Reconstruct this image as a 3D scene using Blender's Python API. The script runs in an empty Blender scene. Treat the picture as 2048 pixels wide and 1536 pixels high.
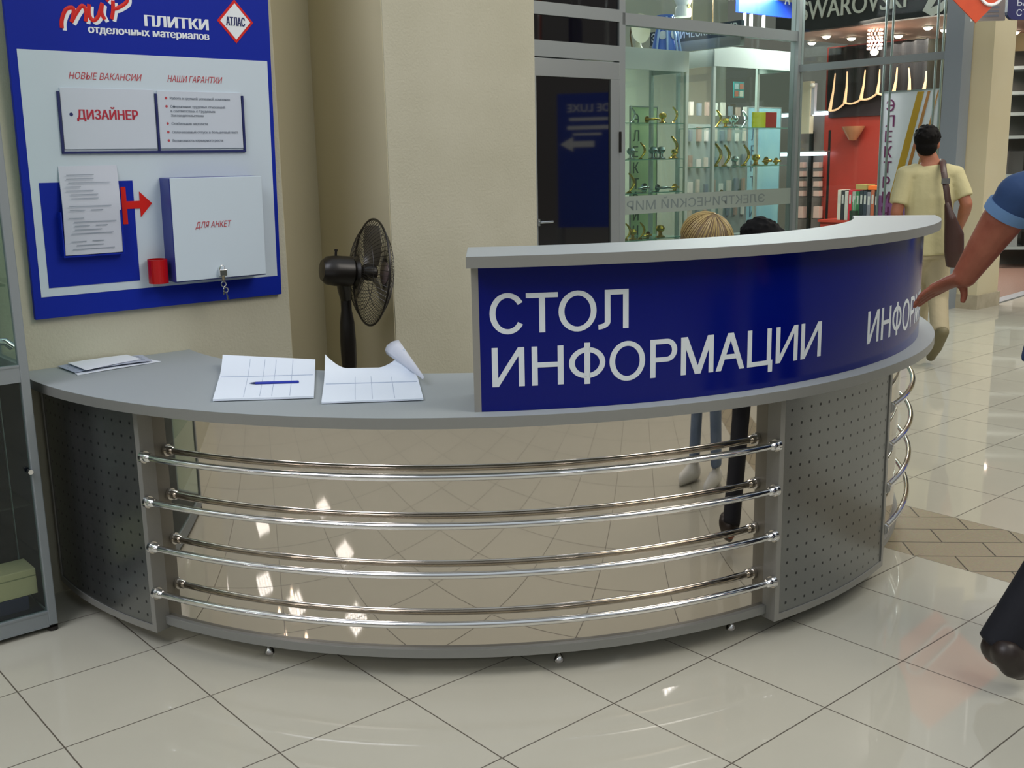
import bpy, bmesh, math, random
from mathutils import Vector, Matrix
random.seed(7)
R = math.radians
SC = bpy.context.scene
COL = SC.collection

# ---------------------------------------------------------------- camera
F_PX = 2119.8; PITCH = 0.2065046; ROLL = -0.0203865; EYE = 1.4542
_c, _s, _cr, _sr = math.cos(PITCH), math.sin(PITCH), math.cos(ROLL), math.sin(ROLL)
_up0 = Vector((0, _s, _c)); _rt0 = Vector((1, 0, 0))
CR = _rt0 * _cr + _up0 * _sr; CU = -_rt0 * _sr + _up0 * _cr; CF = Vector((0, _c, -_s))
cam_d = bpy.data.cameras.new('camera'); cam = bpy.data.objects.new('camera', cam_d); COL.objects.link(cam)
cam_d.sensor_width = 36; cam_d.lens = 36 * F_PX / 2048; cam_d.clip_end = 200
cam.matrix_world = Matrix(((CR.x, CU.x, -CF.x, 0), (CR.y, CU.y, -CF.y, 0), (CR.z, CU.z, -CF.z, EYE), (0, 0, 0, 1)))
SC.camera = cam

# ---------------------------------------------------------------- world, exposure, lamps
def lin(h):
    h = h.lstrip('#'); o = []
    for i in (0, 2, 4):
        c = int(h[i:i+2], 16) / 255
        o.append(c / 12.92 if c <= .04045 else ((c + .055) / 1.055) ** 2.4)
    return (*o, 1)
SC.view_settings.view_transform = 'Standard'; SC.view_settings.look = 'None'
SC.view_settings.gamma = 1; SC.view_settings.exposure = 0.46; SC.view_settings.use_curve_mapping = False
W = bpy.data.worlds.new('world'); SC.world = W; W.use_nodes = True
wn, wl = W.node_tree.nodes, W.node_tree.links
wn.clear()
wo = wn.new('ShaderNodeOutputWorld'); wb = wn.new('ShaderNodeBackground'); wr = wn.new('ShaderNodeValToRGB')
wt = wn.new('ShaderNodeTexCoord'); ws = wn.new('ShaderNodeSeparateXYZ'); wm = wn.new('ShaderNodeMapRange')
wm.inputs['From Min'].default_value = -0.3; wm.inputs['From Max'].default_value = 1.0
wl.new(wt.outputs['Generated'], ws.inputs[0]); wl.new(ws.outputs['Z'], wm.inputs['Value'])
wl.new(wm.outputs[0], wr.inputs[0]); wl.new(wr.outputs[0], wb.inputs[0]); wl.new(wb.outputs[0], wo.inputs[0])
e = wr.color_ramp.elements
e[0].position = 0.0; e[0].color = lin('8a8478'); e[1].position = 1.0; e[1].color = lin('d2dbe2')
for pos, c in ((.22, '6f6a62'), (.34, '77746f'), (.5, 'a4a8a8'), (.7, 'c6ced4')):
    n_ = e.new(pos); n_.color = lin(c)
wb.inputs['Strength'].default_value = 0.62
def area(name, loc, target, size, energy, color):
    d = bpy.data.lights.new(name, 'AREA'); d.shape = 'RECTANGLE'; d.size, d.size_y = size; d.energy = energy; d.color = lin(color)[:3]
    o = bpy.data.objects.new(name, d); COL.objects.link(o); o.location = loc
    o.rotation_euler = (Vector(target) - Vector(loc)).to_track_quat('-Z', 'Y').to_euler(); return o
area('mall_fill', (3.5, 1.5, 4.6), (.8, 5.0, 0), (2.5, 2.5), 90, 'fff6ea')  # unseen area light, added to give the even world light a direction
area('glazed_shop_fill', (2.6, 12.1, 3.3), (2.2, 11.4, 0), (2.2, 1.0), 210, 'fffaf4')  # unseen area light, added to brighten the goods behind the glass
area('jewellery_shop_fill', (5.2, 13.4, 2.95), (4.8, 12.8, 0), (1.6, 1.0), 110, 'ffe8dc')  # extra area light, added to brighten this shop beyond its own spotlights
area('left_mall_fill', (-2.6, .6, 4.6), (-.6, 4.2, 1), (2.4, 2.4), 75, 'f6f6ff')  # unseen fill light, added to lift the recess and faces turned left
area('far_mall_lamps', (5.2, 7.0, 4.4), (3.6, 8.5, 0), (2.5, 2.5), 90, 'fff4e4')

# ---------------------------------------------------------------- measuring helpers
C0 = Vector((-.1503, 4.5658))                       # centre of the round counter
YAW = 0.8647379
A2 = Vector((math.cos(YAW), -math.sin(YAW))); B2 = Vector((math.sin(YAW), math.cos(YAW)))
ANG_B = math.atan2(B2.y, B2.x); ANG_A = math.atan2(A2.y, A2.x)
W0 = Vector((-1.61519, 3.51359))                    # a point of the plastered wall
Q0 = Vector((3.01384, 11.36454))                    # corner post of the glazed shop
def ray(px, py): return CF + CR * ((px - 1024) / F_PX) - CU * ((py - 768) / F_PX)
def onz(px, py, z):
    d = ray(px, py); t = (z - EYE) / d.z; return Vector((d.x * t, d.y * t, z))
def ony(px, py, y):
    d = ray(px, py); t = y / d.y; return Vector((d.x * t, y, d.z * t + EYE))
class Frame:
    """A vertical plane in the place: x runs along it, +y points away from the camera."""
    def __init__(s, o, ang): s.o = Vector((o[0], o[1])); s.ang = ang; s.d = Vector((math.cos(ang), math.sin(ang))); s.n = Vector((-s.d.y, s.d.x))
    def at(s, px, py, off=0.0):
        d = ray(px, py); o = s.o + s.n * off; t = (o.dot(s.n)) / (Vector((d.x, d.y)).dot(s.n))
        p = Vector((d.x * t, d.y * t)); return ((p - s.o).dot(s.d), d.z * t + EYE)
    def world(s, x, y, z): p = s.o + s.d * x + s.n * y; return Vector((p.x, p.y, z))
WALL = Frame(W0, ANG_B); SB = Frame(Q0, ANG_B); SA = Frame(Q0, ANG_A)

# ---------------------------------------------------------------- materials
MATS = {}
def mat(name, color, rough=.5, metal=0, spec=.5, bump=None, var=None, emit=None, coat=0, trans=0):
    if name in MATS: return MATS[name]
    m = bpy.data.materials.new(name); m.use_nodes = True; n, l = m.node_tree.nodes, m.node_tree.links
    b = n['Principled BSDF']; b.inputs['Base Color'].default_value = lin(color); b.inputs['Roughness'].default_value = rough
    b.inputs['Metallic'].default_value = metal; b.inputs['Specular IOR Level'].default_value = spec; b.inputs['Coat Weight'].default_value = coat
    b.inputs['Coat Roughness'].default_value = .05
    tc = n.new('ShaderNodeTexCoord')
    if var:                                          # (scale, second colour, low, high)
        t = n.new('ShaderNodeTexNoise'); t.inputs['Scale'].default_value = var[0]; t.inputs['Detail'].default_value = 6
        r = n.new('ShaderNodeValToRGB'); r.color_ramp.elements[0].color = lin(color); r.color_ramp.elements[1].color = lin(var[1])
        r.color_ramp.elements[0].position = .35; r.color_ramp.elements[1].position = .7
        l.new(tc.outputs['Object'], t.inputs['Vector']); l.new(t.outputs['Fac'], r.inputs[0]); l.new(r.outputs[0], b.inputs['Base Color'])
    if bump:                                         # (scale, strength, distance)
        t = n.new('ShaderNodeTexNoise'); t.inputs['Scale'].default_value = bump[0]; t.inputs['Detail'].default_value = 4
        u = n.new('ShaderNodeBump'); u.inputs['Strength'].default_value = bump[1]; u.inputs['Distance'].default_value = bump[2]
        l.new(tc.outputs['Object'], t.inputs['Vector']); l.new(t.outputs['Fac'], u.inputs['Height']); l.new(u.outputs[0], b.inputs['Normal'])
    if emit: b.inputs['Emission Color'].default_value = lin(emit[0]); b.inputs['Emission Strength'].default_value = emit[1]
    MATS[name] = m; return m
def glass(name, tint='ffffff', ior=1.45, rough=.02):
    if name in MATS: return MATS[name]
    m = bpy.data.materials.new(name); m.use_nodes = True; n, l = m.node_tree.nodes, m.node_tree.links; n.clear()
    o = n.new('ShaderNodeOutputMaterial'); mx = n.new('ShaderNodeMixShader'); t = n.new('ShaderNodeBsdfTransparent'); g = n.new('ShaderNodeBsdfGlossy')
    f = n.new('ShaderNodeFresnel'); ge = n.new('ShaderNodeNewGeometry'); mr = n.new('ShaderNodeMapRange'); mr.inputs['To Min'].default_value = ior; mr.inputs['To Max'].default_value = 1 / ior; l.new(ge.outputs['Backfacing'], mr.inputs['Value']); l.new(mr.outputs[0], f.inputs['IOR']); t.inputs['Color'].default_value = lin(tint); g.inputs['Roughness'].default_value = rough
    l.new(f.outputs[0], mx.inputs[0]); l.new(t.outputs[0], mx.inputs[1]); l.new(g.outputs[0], mx.inputs[2]); l.new(mx.outputs[0], o.inputs[0])
    MATS[name] = m; return m

PLASTER = mat('plaster', 'bab7a2', .9, bump=(95, .35, .006), var=(3, 'c2bfab', 0, 1))
PAINT = mat('smooth_paint', 'c6bfa3', .8, bump=(30, .15, .004))
PILLAR = mat('pillar_paint', 'c9c1a2', .8, bump=(30, .1, .003), var=(2, 'c6bc9a', 0, 1))
STONE = mat('plinth_stone', 'a49b84', .5, var=(12, 'b3ab94', 0, 1))
ALU = mat('aluminium', '9aa0a2', .38, .55, bump=(300, .05, .001))
ALU_D = mat('aluminium_profile', '8d9497', .45, .3)
SILVER = mat('silver_laminate', '979ea1', .5, .1, .25, bump=(400, .06, .0006), var=(700, 'a3abae', 0, 1))
EDGE = mat('silver_edge_band', '8b8c88', .4, .3)
PILASTER = mat('silver_board', '93928c', .38, .3, bump=(300, .05, .001))
CHROME = mat('chrome', 'e8e8e8', .07, 1)
MIRROR = mat('mirror_steel', 'd2cabf', .025, 1)
SIGNBLUE = mat('sign_blue_vinyl', '020f6a', .15, 0, .3)
LETTER = mat('letter_vinyl', 'd2dade', .35)
PBLUE = mat('poster_blue', '0a269c', .5, spec=.2)
PWHITE = mat('poster_white', 'c8d6e0', .45, spec=.3)
RED = mat('signal_red', 'd01810', .35)
REDTXT = mat('red_print', 'b4404a', .5)
BLUETXT = mat('navy_print', '14205e', .5)
GREYTXT = mat('grey_print', '8a93a0', .6)
WHITETXT = mat('white_print', 'e6ecf0', .5)
PAPER = mat('paper', 'dfe9f5', .7, bump=(20, .1, .002))
PAPER2 = mat('printed_paper', 'c3c8d4', .7, bump=(18, .2, .003))
INK = mat('pale_ink', 'a9b6cc', .7)
BLACKP = mat('black_plastic', '17130f', .35)
FANBLADE = mat('smoky_plastic', '4b463c', .3)
DARKGL = mat('dark_room_glass', '0c0c10', .04, 0, .8)  # the unlit room behind the door is put into the pane colour
GLASS = glass('clear_glass', 'eef7f4')
GLASSG = glass('greenish_glass', 'f0f8f5')
FROST = mat('frosted_film', '9aa5a0', .5)
GOLD = mat('polished_brass', 'd9ae4a', .2, 1)
STEEL = mat('satin_steel', 'b9bec2', .2, 1)
BLACK = mat('matt_black', '08080b', .6)
SKIN = mat('skin', '9c6248', .55, bump=(60, .12, .003), var=(14, 'a86c52', 0, 1))
SKIN_R = mat('tanned_skin', '80432f', .5, bump=(70, .25, .004), var=(14, '9c5a44', 0, 1))
SKIN_P = mat('pale_skin', 'd3a184', .55)

# ---------------------------------------------------------------- mesh helpers
class MB:
    def __init__(s): s.bm = bmesh.new()
    def hexa(s, v8):
        v = [s.bm.verts.new(p) for p in v8]
        for f in ((0, 3, 2, 1), (4, 5, 6, 7), (0, 1, 5, 4), (1, 2, 6, 5), (2, 3, 7, 6), (3, 0, 4, 7)): s.bm.faces.new([v[i] for i in f])
        return s
    def box(s, x0, x1, y0, y1, z0, z1, M=None):
        p = [Vector(q) for q in ((x0, y0, z0), (x1, y0, z0), (x1, y1, z0), (x0, y1, z0), (x0, y0, z1), (x1, y0, z1), (x1, y1, z1), (x0, y1, z1))]
        return s.hexa([M @ q for q in p] if M else p)
    def loft(s, rings, cap=True, closed=False):
        vs = [[s.bm.verts.new(p) for p in r] for r in rings]; n = len(rings[0]); m = len(vs)
        for i in range(m if closed else m - 1):
            a, b = vs[i], vs[(i + 1) % m]
            for j in range(n): s.bm.faces.new((a[j], a[(j + 1) % n], b[(j + 1) % n], b[j]))
        if cap and not closed:
            s.bm.faces.new(vs[0][::-1]); s.bm.faces.new(vs[-1])
        return s
    def tube(s, pts, r, n=10, closed=False, up=None):
        pts = [Vector(p) for p in pts]; m = len(pts); rs = r if isinstance(r, (list, tuple)) else [r] * m
        rings = []; prev = None
        for i, p in enumerate(pts):
            if closed: t = pts[(i + 1) % m] - pts[i - 1]
            else: t = pts[min(i + 1, m - 1)] - pts[max(i - 1, 0)]
            t.normalize()
            if prev is None:
                u = Vector(up) if up else (Vector((0, 0, 1)) if abs(t.z) < .9 else Vector((1, 0, 0)))
            else: u = prev
            u = (u - t * u.dot(t)).normalized(); prev = u; w = t.cross(u)
            q = rs[i]; ra, rb = q if isinstance(q, (list, tuple)) else (q, q)
            rings.append([p + u * (ra * math.cos(k * 2 * math.pi / n)) + w * (rb * math.sin(k * 2 * math.pi / n)) for k in range(n)])
        return s.loft(rings, closed=closed)
    def limb(s, pts, rs, n=14):                      # tube with rounded ends, for bodies
        pts = [Vector(p) for p in pts]
        s.tube(pts, rs, n)
        for p, r in zip(pts, rs):
            q = r if isinstance(r, (int, float)) else min(r)
            s.ball(p, (q, q, q), 10)
        return s
    def ball(s, c, r, n=12, M=None):
        c = Vector(c); r = (r, r, r) if isinstance(r, (int, float)) else r
        rings = []
        for i in range(1, n):
            a = math.pi * i / n - math.pi / 2
            ring = [Vector((r[0] * math.cos(a) * math.cos(t * math.pi / n), r[1] * math.cos(a) * math.sin(t * math.pi / n), r[2] * math.sin(a))) for t in range(2 * n)]
            rings.append([c + (M @ q if M else q) for q in ring])
        return s.loft(rings)
    def lathe(s, prof, n=20, c=(0, 0, 0), M=None):
        c = Vector(c); rings = []
        for r, z in prof:
            ring = [Vector((r * math.cos(2 * math.pi * k / n), r * math.sin(2 * math.pi * k / n), z)) for k in range(n)]
            rings.append([c + (M @ q if M else q) for q in ring])
        return s.loft(rings)
    def prism(s, poly, y0, y1, M=None):              # polygon in the XZ plane, thickness along y
        r0 = [Vector((x, y0, z)) for x, z in poly]; r1 = [Vector((x, y1, z)) for x, z in poly]
        if M: r0 = [M @ p for p in r0]; r1 = [M @ p for p in r1]
        return s.loft([r0, r1])
    def sector(s, r0, r1, t0, t1, z0, z1, n=None):   # part of a ring about the local origin
        n = n or max(2, int(abs(t1 - t0) / 1.5)); rings = []
        for i in range(n + 1):
            t = R(t0 + (t1 - t0) * i / n); c, q = math.cos(t), math.sin(t)
            rings.append([Vector((r0 * c, r0 * q, z0)), Vector((r1 * c, r1 * q, z0)), Vector((r1 * c, r1 * q, z1)), Vector((r0 * c, r0 * q, z1))])
        return s.loft(rings)
def link(o, parent=None):
    COL.objects.link(o)
    if parent: o.parent = parent
    return o
def obj(name, mb, m, parent=None, smooth=False, bevel=0, loc=None, rotz=None):
    bmesh.ops.recalc_face_normals(mb.bm, faces=mb.bm.faces)
    me = bpy.data.meshes.new(name); mb.bm.to_mesh(me); mb.bm.free(); me.materials.append(m)
    o = link(bpy.data.objects.new(name, me), parent)
    if smooth:
        for p in me.polygons: p.use_smooth = True
        try: me.set_sharp_from_angle(angle=R(40))
        except Exception: pass
    if bevel:
        b = o.modifiers.new('bevel', 'BEVEL'); b.width = bevel; b.segments = 2; b.limit_method = 'ANGLE'
    if loc: o.location = loc
    if rotz is not None: o.rotation_euler = (0, 0, rotz)
    return o
def thing(name, label, cat, loc=(0, 0, 0), rotz=0, group=None):
    o = bpy.data.objects.new(name, None); o.empty_display_size = .1; link(o); o.location = loc; o.rotation_euler = (0, 0, rotz)
    o['label'] = label; o['category'] = cat
    if group: o['group'] = group
    return o
def tag(o, label, cat, group=None):
    o['label'] = label; o['category'] = cat
    if group: o['group'] = group
    return o
def setting(name, loc=(0, 0, 0), rotz=0):
    o = bpy.data.objects.new(name, None); link(o); o.location = loc; o.rotation_euler = (0, 0, rotz); o['kind'] = 'structure'; return o
def struct(name, mb, m, loc=None, rotz=None, bevel=0):
    o = obj(name, mb, m, None, loc=loc, rotz=rotz, bevel=bevel); o['kind'] = 'structure'; return o
def text_mesh(s, bold=0, italic=0, extrude=.001, res=4):
    c = bpy.data.curves.new('t', 'FONT'); c.body = s; c.offset = bold; c.shear = italic; c.extrude = extrude; c.resolution_u = res; c.size = 1; c.fill_mode = 'BOTH' if extrude else 'FRONT'
    o = bpy.data.objects.new('t', c); COL.objects.link(o)
    dg = bpy.context.evaluated_depsgraph_get(); dg.update()
    me = bpy.data.meshes.new_from_object(o.evaluated_get(dg)); bpy.data.objects.remove(o); bpy.data.curves.remove(c); return me
CAP = []
def fit_text(s, x0, z0, width, cap, bold=0, italic=0, thick=.001):
    """letters as a bmesh in the XZ plane: left end x0, baseline z0, given total width and capital height"""
    if not CAP:
        me = text_mesh('\u041d', 0, 0, 0); CAP.append(max(v.co.y for v in me.vertices)); bpy.data.meshes.remove(me)
    me = text_mesh(s, 0, italic, .5); mb = MB(); n0 = 0
    for j, dx in enumerate((0, -bold, bold) if bold else (0,)):      # heavier strokes: the letters laid side by side
        mb.bm.from_mesh(me); mb.bm.verts.ensure_lookup_table()
        for v in list(mb.bm.verts)[n0:]: v.co.x += dx; v.co.z += .08 * j
        n0 = len(mb.bm.verts)
    bpy.data.meshes.remove(me)
    xs = [v.co.x for v in mb.bm.verts]; ax, bx = min(xs), max(xs); k = cap / CAP[0]
    for v in mb.bm.verts:
        v.co = Vector((x0 + (v.co.x - ax) / (bx - ax) * width, -(v.co.z + .5) * thick, z0 + v.co.y * k))
    return mb
def text(name, s, m, parent, x0, z0, width, height, y=0, bold=0, italic=0, thick=.001, label=None):
    mb = fit_text(s, x0, z0, width, height, bold, italic, thick)
    for v in mb.bm.verts: v.co.y += y
    o = obj(name, mb, m, parent)
    if label: o['label'] = label
    return o
def copy_tree(o, parent=None):
    c = o.copy(); COL.objects.link(c)
    if parent: c.parent = parent
    for ch in list(o.children): copy_tree(ch, c)
    return c

# ================================================================ THE SETTING
def floor_material():
    m = bpy.data.materials.new('floor_tiles'); m.use_nodes = True; n, l = m.node_tree.nodes, m.node_tree.links; b = n['Principled BSDF']
    def M(op, a, c=None, d=None):
        q = n.new('ShaderNodeMath'); q.operation = op
        for i, v in enumerate((a, c, d)):
            if v is None: continue
            if isinstance(v, (int, float)): q.inputs[i].default_value = v
            else: l.new(v, q.inputs[i])
        return q.outputs[0]
    g = n.new('ShaderNodeNewGeometry'); sp = n.new('ShaderNodeSeparateXYZ'); l.new(g.outputs['Position'], sp.inputs[0])
    X = M('ADD', sp.outputs[0], .65245); Y = M('SUBTRACT', sp.outputs[1], 1.87724)
    U = M('DIVIDE', M('ADD', M('MULTIPLY', X, A2.x), M('MULTIPLY', Y, A2.y)), .4)
    V = M('DIVIDE', M('ADD', M('MULTIPLY', X, B2.x), M('MULTIPLY', Y, B2.y)), .4)
    far = M('GREATER_THAN', V, 8.27); band = M('MULTIPLY', M('GREATER_THAN', V, 7.0), M('LESS_THAN', V, 8.27))
    U2 = M('ADD', U, M('MULTIPLY', far, .28)); V2 = M('SUBTRACT', V, M('MULTIPLY', far, .27))
    def grout(q, w): fq = M('FRACT', q); return M('GREATER_THAN', M('ABSOLUTE', M('SUBTRACT', fq, .5)), .5 - w)
    gl = M('MAXIMUM', grout(U2, .0050), grout(V2, .0050))
    cx = n.new('ShaderNodeCombineXYZ'); l.new(M('FLOOR', U2), cx.inputs[0]); l.new(M('FLOOR', V2), cx.inputs[1])
    wn_ = n.new('ShaderNodeTexWhiteNoise'); wn_.noise_dimensions = '3D'; l.new(cx.outputs[0], wn_.inputs['Vector'])
    ns = n.new('ShaderNodeTexNoise'); ns.inputs['Scale'].default_value = 5; ns.inputs['Detail'].default_value = 8; l.new(g.outputs['Position'], ns.inputs['Vector'])
    tone = M('ADD', M('MULTIPLY', wn_.outputs['Value'], .25), M('MULTIPLY', ns.outputs['Fac'], .5))
    c1 = n.new('ShaderNodeMix'); c1.data_type = 'RGBA'; l.new(tone, c1.inputs[0]); c1.inputs[6].default_value = lin('b4b1a2'); c1.inputs[7].default_value = lin('bebbac')
    # brick-shaped pavers in the band, laid at 45 degrees to the tiles
    rx = M('ADD', M('MULTIPLY', sp.outputs[0], .997), M('MULTIPLY', sp.outputs[1], -.079)); ry = M('ADD', M('MULTIPLY', sp.outputs[0], .079), M('MULTIPLY', sp.outputs[1], .997))
    cb = n.new('ShaderNodeCombineXYZ'); l.new(M('SUBTRACT', rx, 1.47), cb.inputs[0]); l.new(M('SUBTRACT', ry, 4.243), cb.inputs[1])
    br = n.new('ShaderNodeTexBrick'); l.new(cb.outputs[0], br.inputs['Vector']); br.inputs['Scale'].default_value = 1
    br.inputs['Brick Width'].default_value = .295; br.inputs['Row Height'].default_value = .147; br.inputs['Mortar Size'].default_value = .003; br.inputs['Mortar Smooth'].default_value = 0
    br.inputs['Color1'].default_value = lin('a69b82'); br.inputs['Color2'].default_value = lin('9d937b'); br.inputs['Mortar'].default_value = lin('4a4438')
    c2 = n.new('ShaderNodeMix'); c2.data_type = 'RGBA'; l.new(gl, c2.inputs[0]); l.new(c1.outputs[2], c2.inputs[6]); c2.inputs[7].default_value = lin('5c564c')
    sk = n.new('ShaderNodeTexNoise'); sk.inputs['Scale'].default_value = 120; l.new(g.outputs['Position'], sk.inputs['Vector'])
    bm_ = n.new('ShaderNodeMix'); bm_.data_type = 'RGBA'; bm_.blend_type = 'MULTIPLY'; bm_.inputs[0].default_value = .35; l.new(br.outputs['Color'], bm_.inputs[6]); l.new(sk.outputs['Color'], bm_.inputs[7])
    c3 = n.new('ShaderNodeMix'); c3.data_type = 'RGBA'; l.new(band, c3.inputs[0]); l.new(c2.outputs[2], c3.inputs[6]); l.new(bm_.outputs[2], c3.inputs[7])
    l.new(c3.outputs[2], b.inputs['Base Color'])
    b.inputs['Specular IOR Level'].default_value = .4
    rr = M('ADD', M('MULTIPLY', band, .3), M('ADD', M('MULTIPLY', gl, .3), .035)); l.new(rr, b.inputs['Roughness'])
    return m
mb = MB(); mb.box(-14, 16, -14, 30, -.05, 0)
struct('floor', mb, floor_material())

# plastered pillar on the left, with the recess and the second pillar (they run along WALL)
T1, T2 = .979, 1.478                                  # edges of the recess along the wall
mb = MB(); mb.box(-3.2, T1, 0, 1.6, 0, 3.6); struct('wall_left', mb, PLASTER, (W0.x, W0.y, 0), ANG_B)
mb = MB(); mb.box(T2, 2.296, 0, 1.3, 0, 3.6); struct('wall_center', mb, PLASTER, (W0.x, W0.y, 0), ANG_B)
mb = MB(); mb.box(T1 - .02, T2 + .02, .57, .75, 0, 3.6); struct('wall_back', mb, PAINT, (W0.x, W0.y, 0), ANG_B)
mb = MB(); mb.box(T2 - .004, T2 + .001, .004, .57, 0, 3.6); mb.box(T1 - .001, T1 + .004, .004, .57, 0, 3.6); struct('trim_1', mb, PAINT, (W0.x, W0.y, 0), ANG_B)

# ================================================================ INFORMATION DESK
desk = thing('information_desk', 'round silver information counter with a raised blue lettered front, mirror panels and chrome rails', 'reception desk', (C0.x, C0.y, 0))
ZT = .7987
PB, PS = 1.7935, 1.742                                # fronts of the panels, of the mirrors
def perforated():
    m = mat('perforated_steel', '8f918c', .27, .9); n, l = m.node_tree.nodes, m.node_tree.links; b = n['Principled BSDF']
    def M(op, a, c=None):
        q = n.new('ShaderNodeMath'); q.operation = op
        for i, v in enumerate((a, c)):
            if v is None: continue
            if isinstance(v, (int, float)): q.inputs[i].default_value = v
            else: l.new(v, q.inputs[i])
        return q.outputs[0]
    tc = n.new('ShaderNodeTexCoord'); sp = n.new('ShaderNodeSeparateXYZ'); l.new(tc.outputs['Object'], sp.inputs[0])
    u = M('DIVIDE', M('MULTIPLY', M('ARCTAN2', sp.outputs[1], sp.outputs[0]), 1.79), .0437); w = M('DIVIDE', M('ADD', sp.outputs[2], .008), .0437)
    dx = M('ABSOLUTE', M('SUBTRACT', M('FRACT', u), .5)); dz = M('ABSOLUTE', M('SUBTRACT', M('FRACT', w), .5))
    h = M('LESS_THAN', M('MAXIMUM', dx, dz), .095)
    mx = n.new('ShaderNodeMix'); mx.data_type = 'RGBA'; l.new(h, mx.inputs[0]); mx.inputs[6].default_value = lin('8a8c8c'); mx.inputs[7].default_value = lin('15171a')
    l.new(mx.outputs[2], b.inputs['Base Color']); l.new(M('MULTIPLY', M('SUBTRACT', 1.0, h), .9), b.inputs['Metallic'])
    b.inputs['Anisotropic'].default_value = .6
    return m
PERF = perforated()
W_A0, W_A1 = -139.5, 27
def worktop():
    # the left end is cut by the wall plane, the inner edge runs round at 1.25 m
    mb = MB(); n = 118; rings = []
    for i in range(n + 1):
        t = R(-146.5 + (W_A1 + 146.5) * i / n); c, s = math.cos(t), math.sin(t); out = []
        for r in (1.25, 1.853):
            p = Vector((C0.x + r * c, C0.y + r * s)); d = (p - W0).dot(WALL.n)
            if d > -.002: p = p - WALL.n * (d + .002)
            out.append(p - C0)
        a, b = out
        rings.append([Vector((a.x, a.y, ZT - .031)), Vector((b.x, b.y, ZT - .031)), Vector((b.x, b.y, ZT)), Vector((a.x, a.y, ZT))])
    return mb.loft(rings)
o = obj('worktop', worktop(), SILVER, desk, bevel=.0015)
mb = MB(); mb.sector(1.8532, 1.8538, -138.5, W_A1, ZT - .0305, ZT - .0008, 110); obj('edge_band', mb, EDGE, o)
def rail_section(a0, a1):
    mb = MB(); mb.sector(PS - .018, PS, a0, a1, .088, ZT - .031); mir = obj('mirror_panel', mb, MIRROR, desk, smooth=True)
    mb = MB(); mb.sector(PS - .03, 1.7576, a0, a1, .0669, .0938); obj('bottom_rail', mb, EDGE, desk, bevel=.001)
    for z in (.615, .475, .331, .183):
        zz = [z + .0 for _ in range(2)]
        mb = MB(); pts = []
        n = 44
        for i in range(n + 1):
            t = R(a0 + .9 + (a1 - a0 - 1.8) * i / n); pts.append((1.787 * math.cos(t), 1.787 * math.sin(t), z))
        mb.tube(pts, .0105, 12); rl = obj('rail', mb, CHROME, desk, smooth=True)
        for t0, sgn in ((a0, 1), (a1, -1)):
            t = R(t0 + sgn * .25); p = Vector((1.787 * math.cos(t), 1.787 * math.sin(t), z)); q = Vector((-math.sin(t), math.cos(t), 0)) * sgn
            mb = MB(); mb.tube([p - q * .006, p + q * .004], .019, 14); mb.tube([p + q * .004, p + q * .024, p + q * .03], [.0145, .0145, .011], 14)
            obj('rail_end', mb, CHROME, rl, smooth=True)
def panel_section(a0, a1):
    mb = MB(); mb.sector(PB - .016, PB - .004, a0 + .55, a1 - .55, .072, ZT - .031); obj('perforated_panel', mb, PERF, desk, smooth=True)
    mb = MB(); mb.sector(PB - .03, PB, a0, a1, .0525, .0735); mb.sector(PB - .03, PB, a0, a0 + .6, .0735, ZT - .031, 2); mb.sector(PB - .03, PB, a1 - .6, a1, .0735, ZT - .031, 2)
    obj('panel_frame', mb, PILASTER, desk)
    for s, a in ((-1, a0), (1, a1)):                  # board that closes the panel on its side
        mb = MB(); t0, t1 = (a - .02, a + .5) if s < 0 else (a - .5, a + .02)
        mb.sector(1.70, PB - .0005, t0, t1, .0525, ZT - .031, 2); obj('side_board', mb, PILASTER, desk)
panel_section(-143.6, -122.4); rail_section(-122.4, -58.3); panel_section(-58.3, -37.2); rail_section(-37.2, 26.5)
mb = MB(); mb.sector(1.66, 1.70, -144, 26.5, .055, ZT - .031); obj('carcass', mb, mat('carcass_board', '4d4a45', .6), desk)
mb = MB(); mb.sector(1.56, 1.58, -143, 26, 0.001, .055); obj('light_block_ring', mb, mat('light_block_black', '1d1b19', .7), desk)  # unseen ring added to block light, keeping the floor under the desk dark
for a in (-138, -111.3, -80.6, -60.5, -39, -10, 20):
    t = R(a); mb = MB(); mb.lathe([(.004, .075), (.004, .025), (.007, .022), (.015, .006), (.016, 0)], 16, (1.672 * math.cos(t), 1.672 * math.sin(t), 0)); obj('foot', mb, CHROME, desk, smooth=True)
# raised front
SG0, SG1 = -88.45, -13.2
mb = MB(); mb.sector(1.772, 1.7955, SG0 + .6, SG1, ZT, 1.1895, 60); obj('sign_backing', mb, EDGE, desk)
mb = MB(); mb.sector(1.7955, 1.797, SG0 + .6, SG1, ZT + .0005, 1.189, 90); sign = obj('sign_panel', mb, SIGNBLUE, desk, smooth=True)
mb = MB(); mb.sector(1.56, 1.7975, SG0, SG0 + .6, ZT, 1.1895, 2); obj('end_board', mb, PILASTER, desk)
mb = MB(); mb.sector(1.56, 1.7975, SG1 - .6, SG1, ZT, 1.1895, 2); obj('end_board', mb, PILASTER, desk)
mb = MB(); mb.sector(1.545, 1.8522, SG0 - .35, SG1 + .4, 1.1892, 1.22, 90); sh = obj('bar_shelf', mb, SILVER, desk, bevel=.0015)
mb = MB(); mb.sector(1.8522, 1.8528, SG0 - .35, SG1 + .4, 1.1897, 1.2192, 90); obj('edge_band', mb, EDGE, sh)
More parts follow.
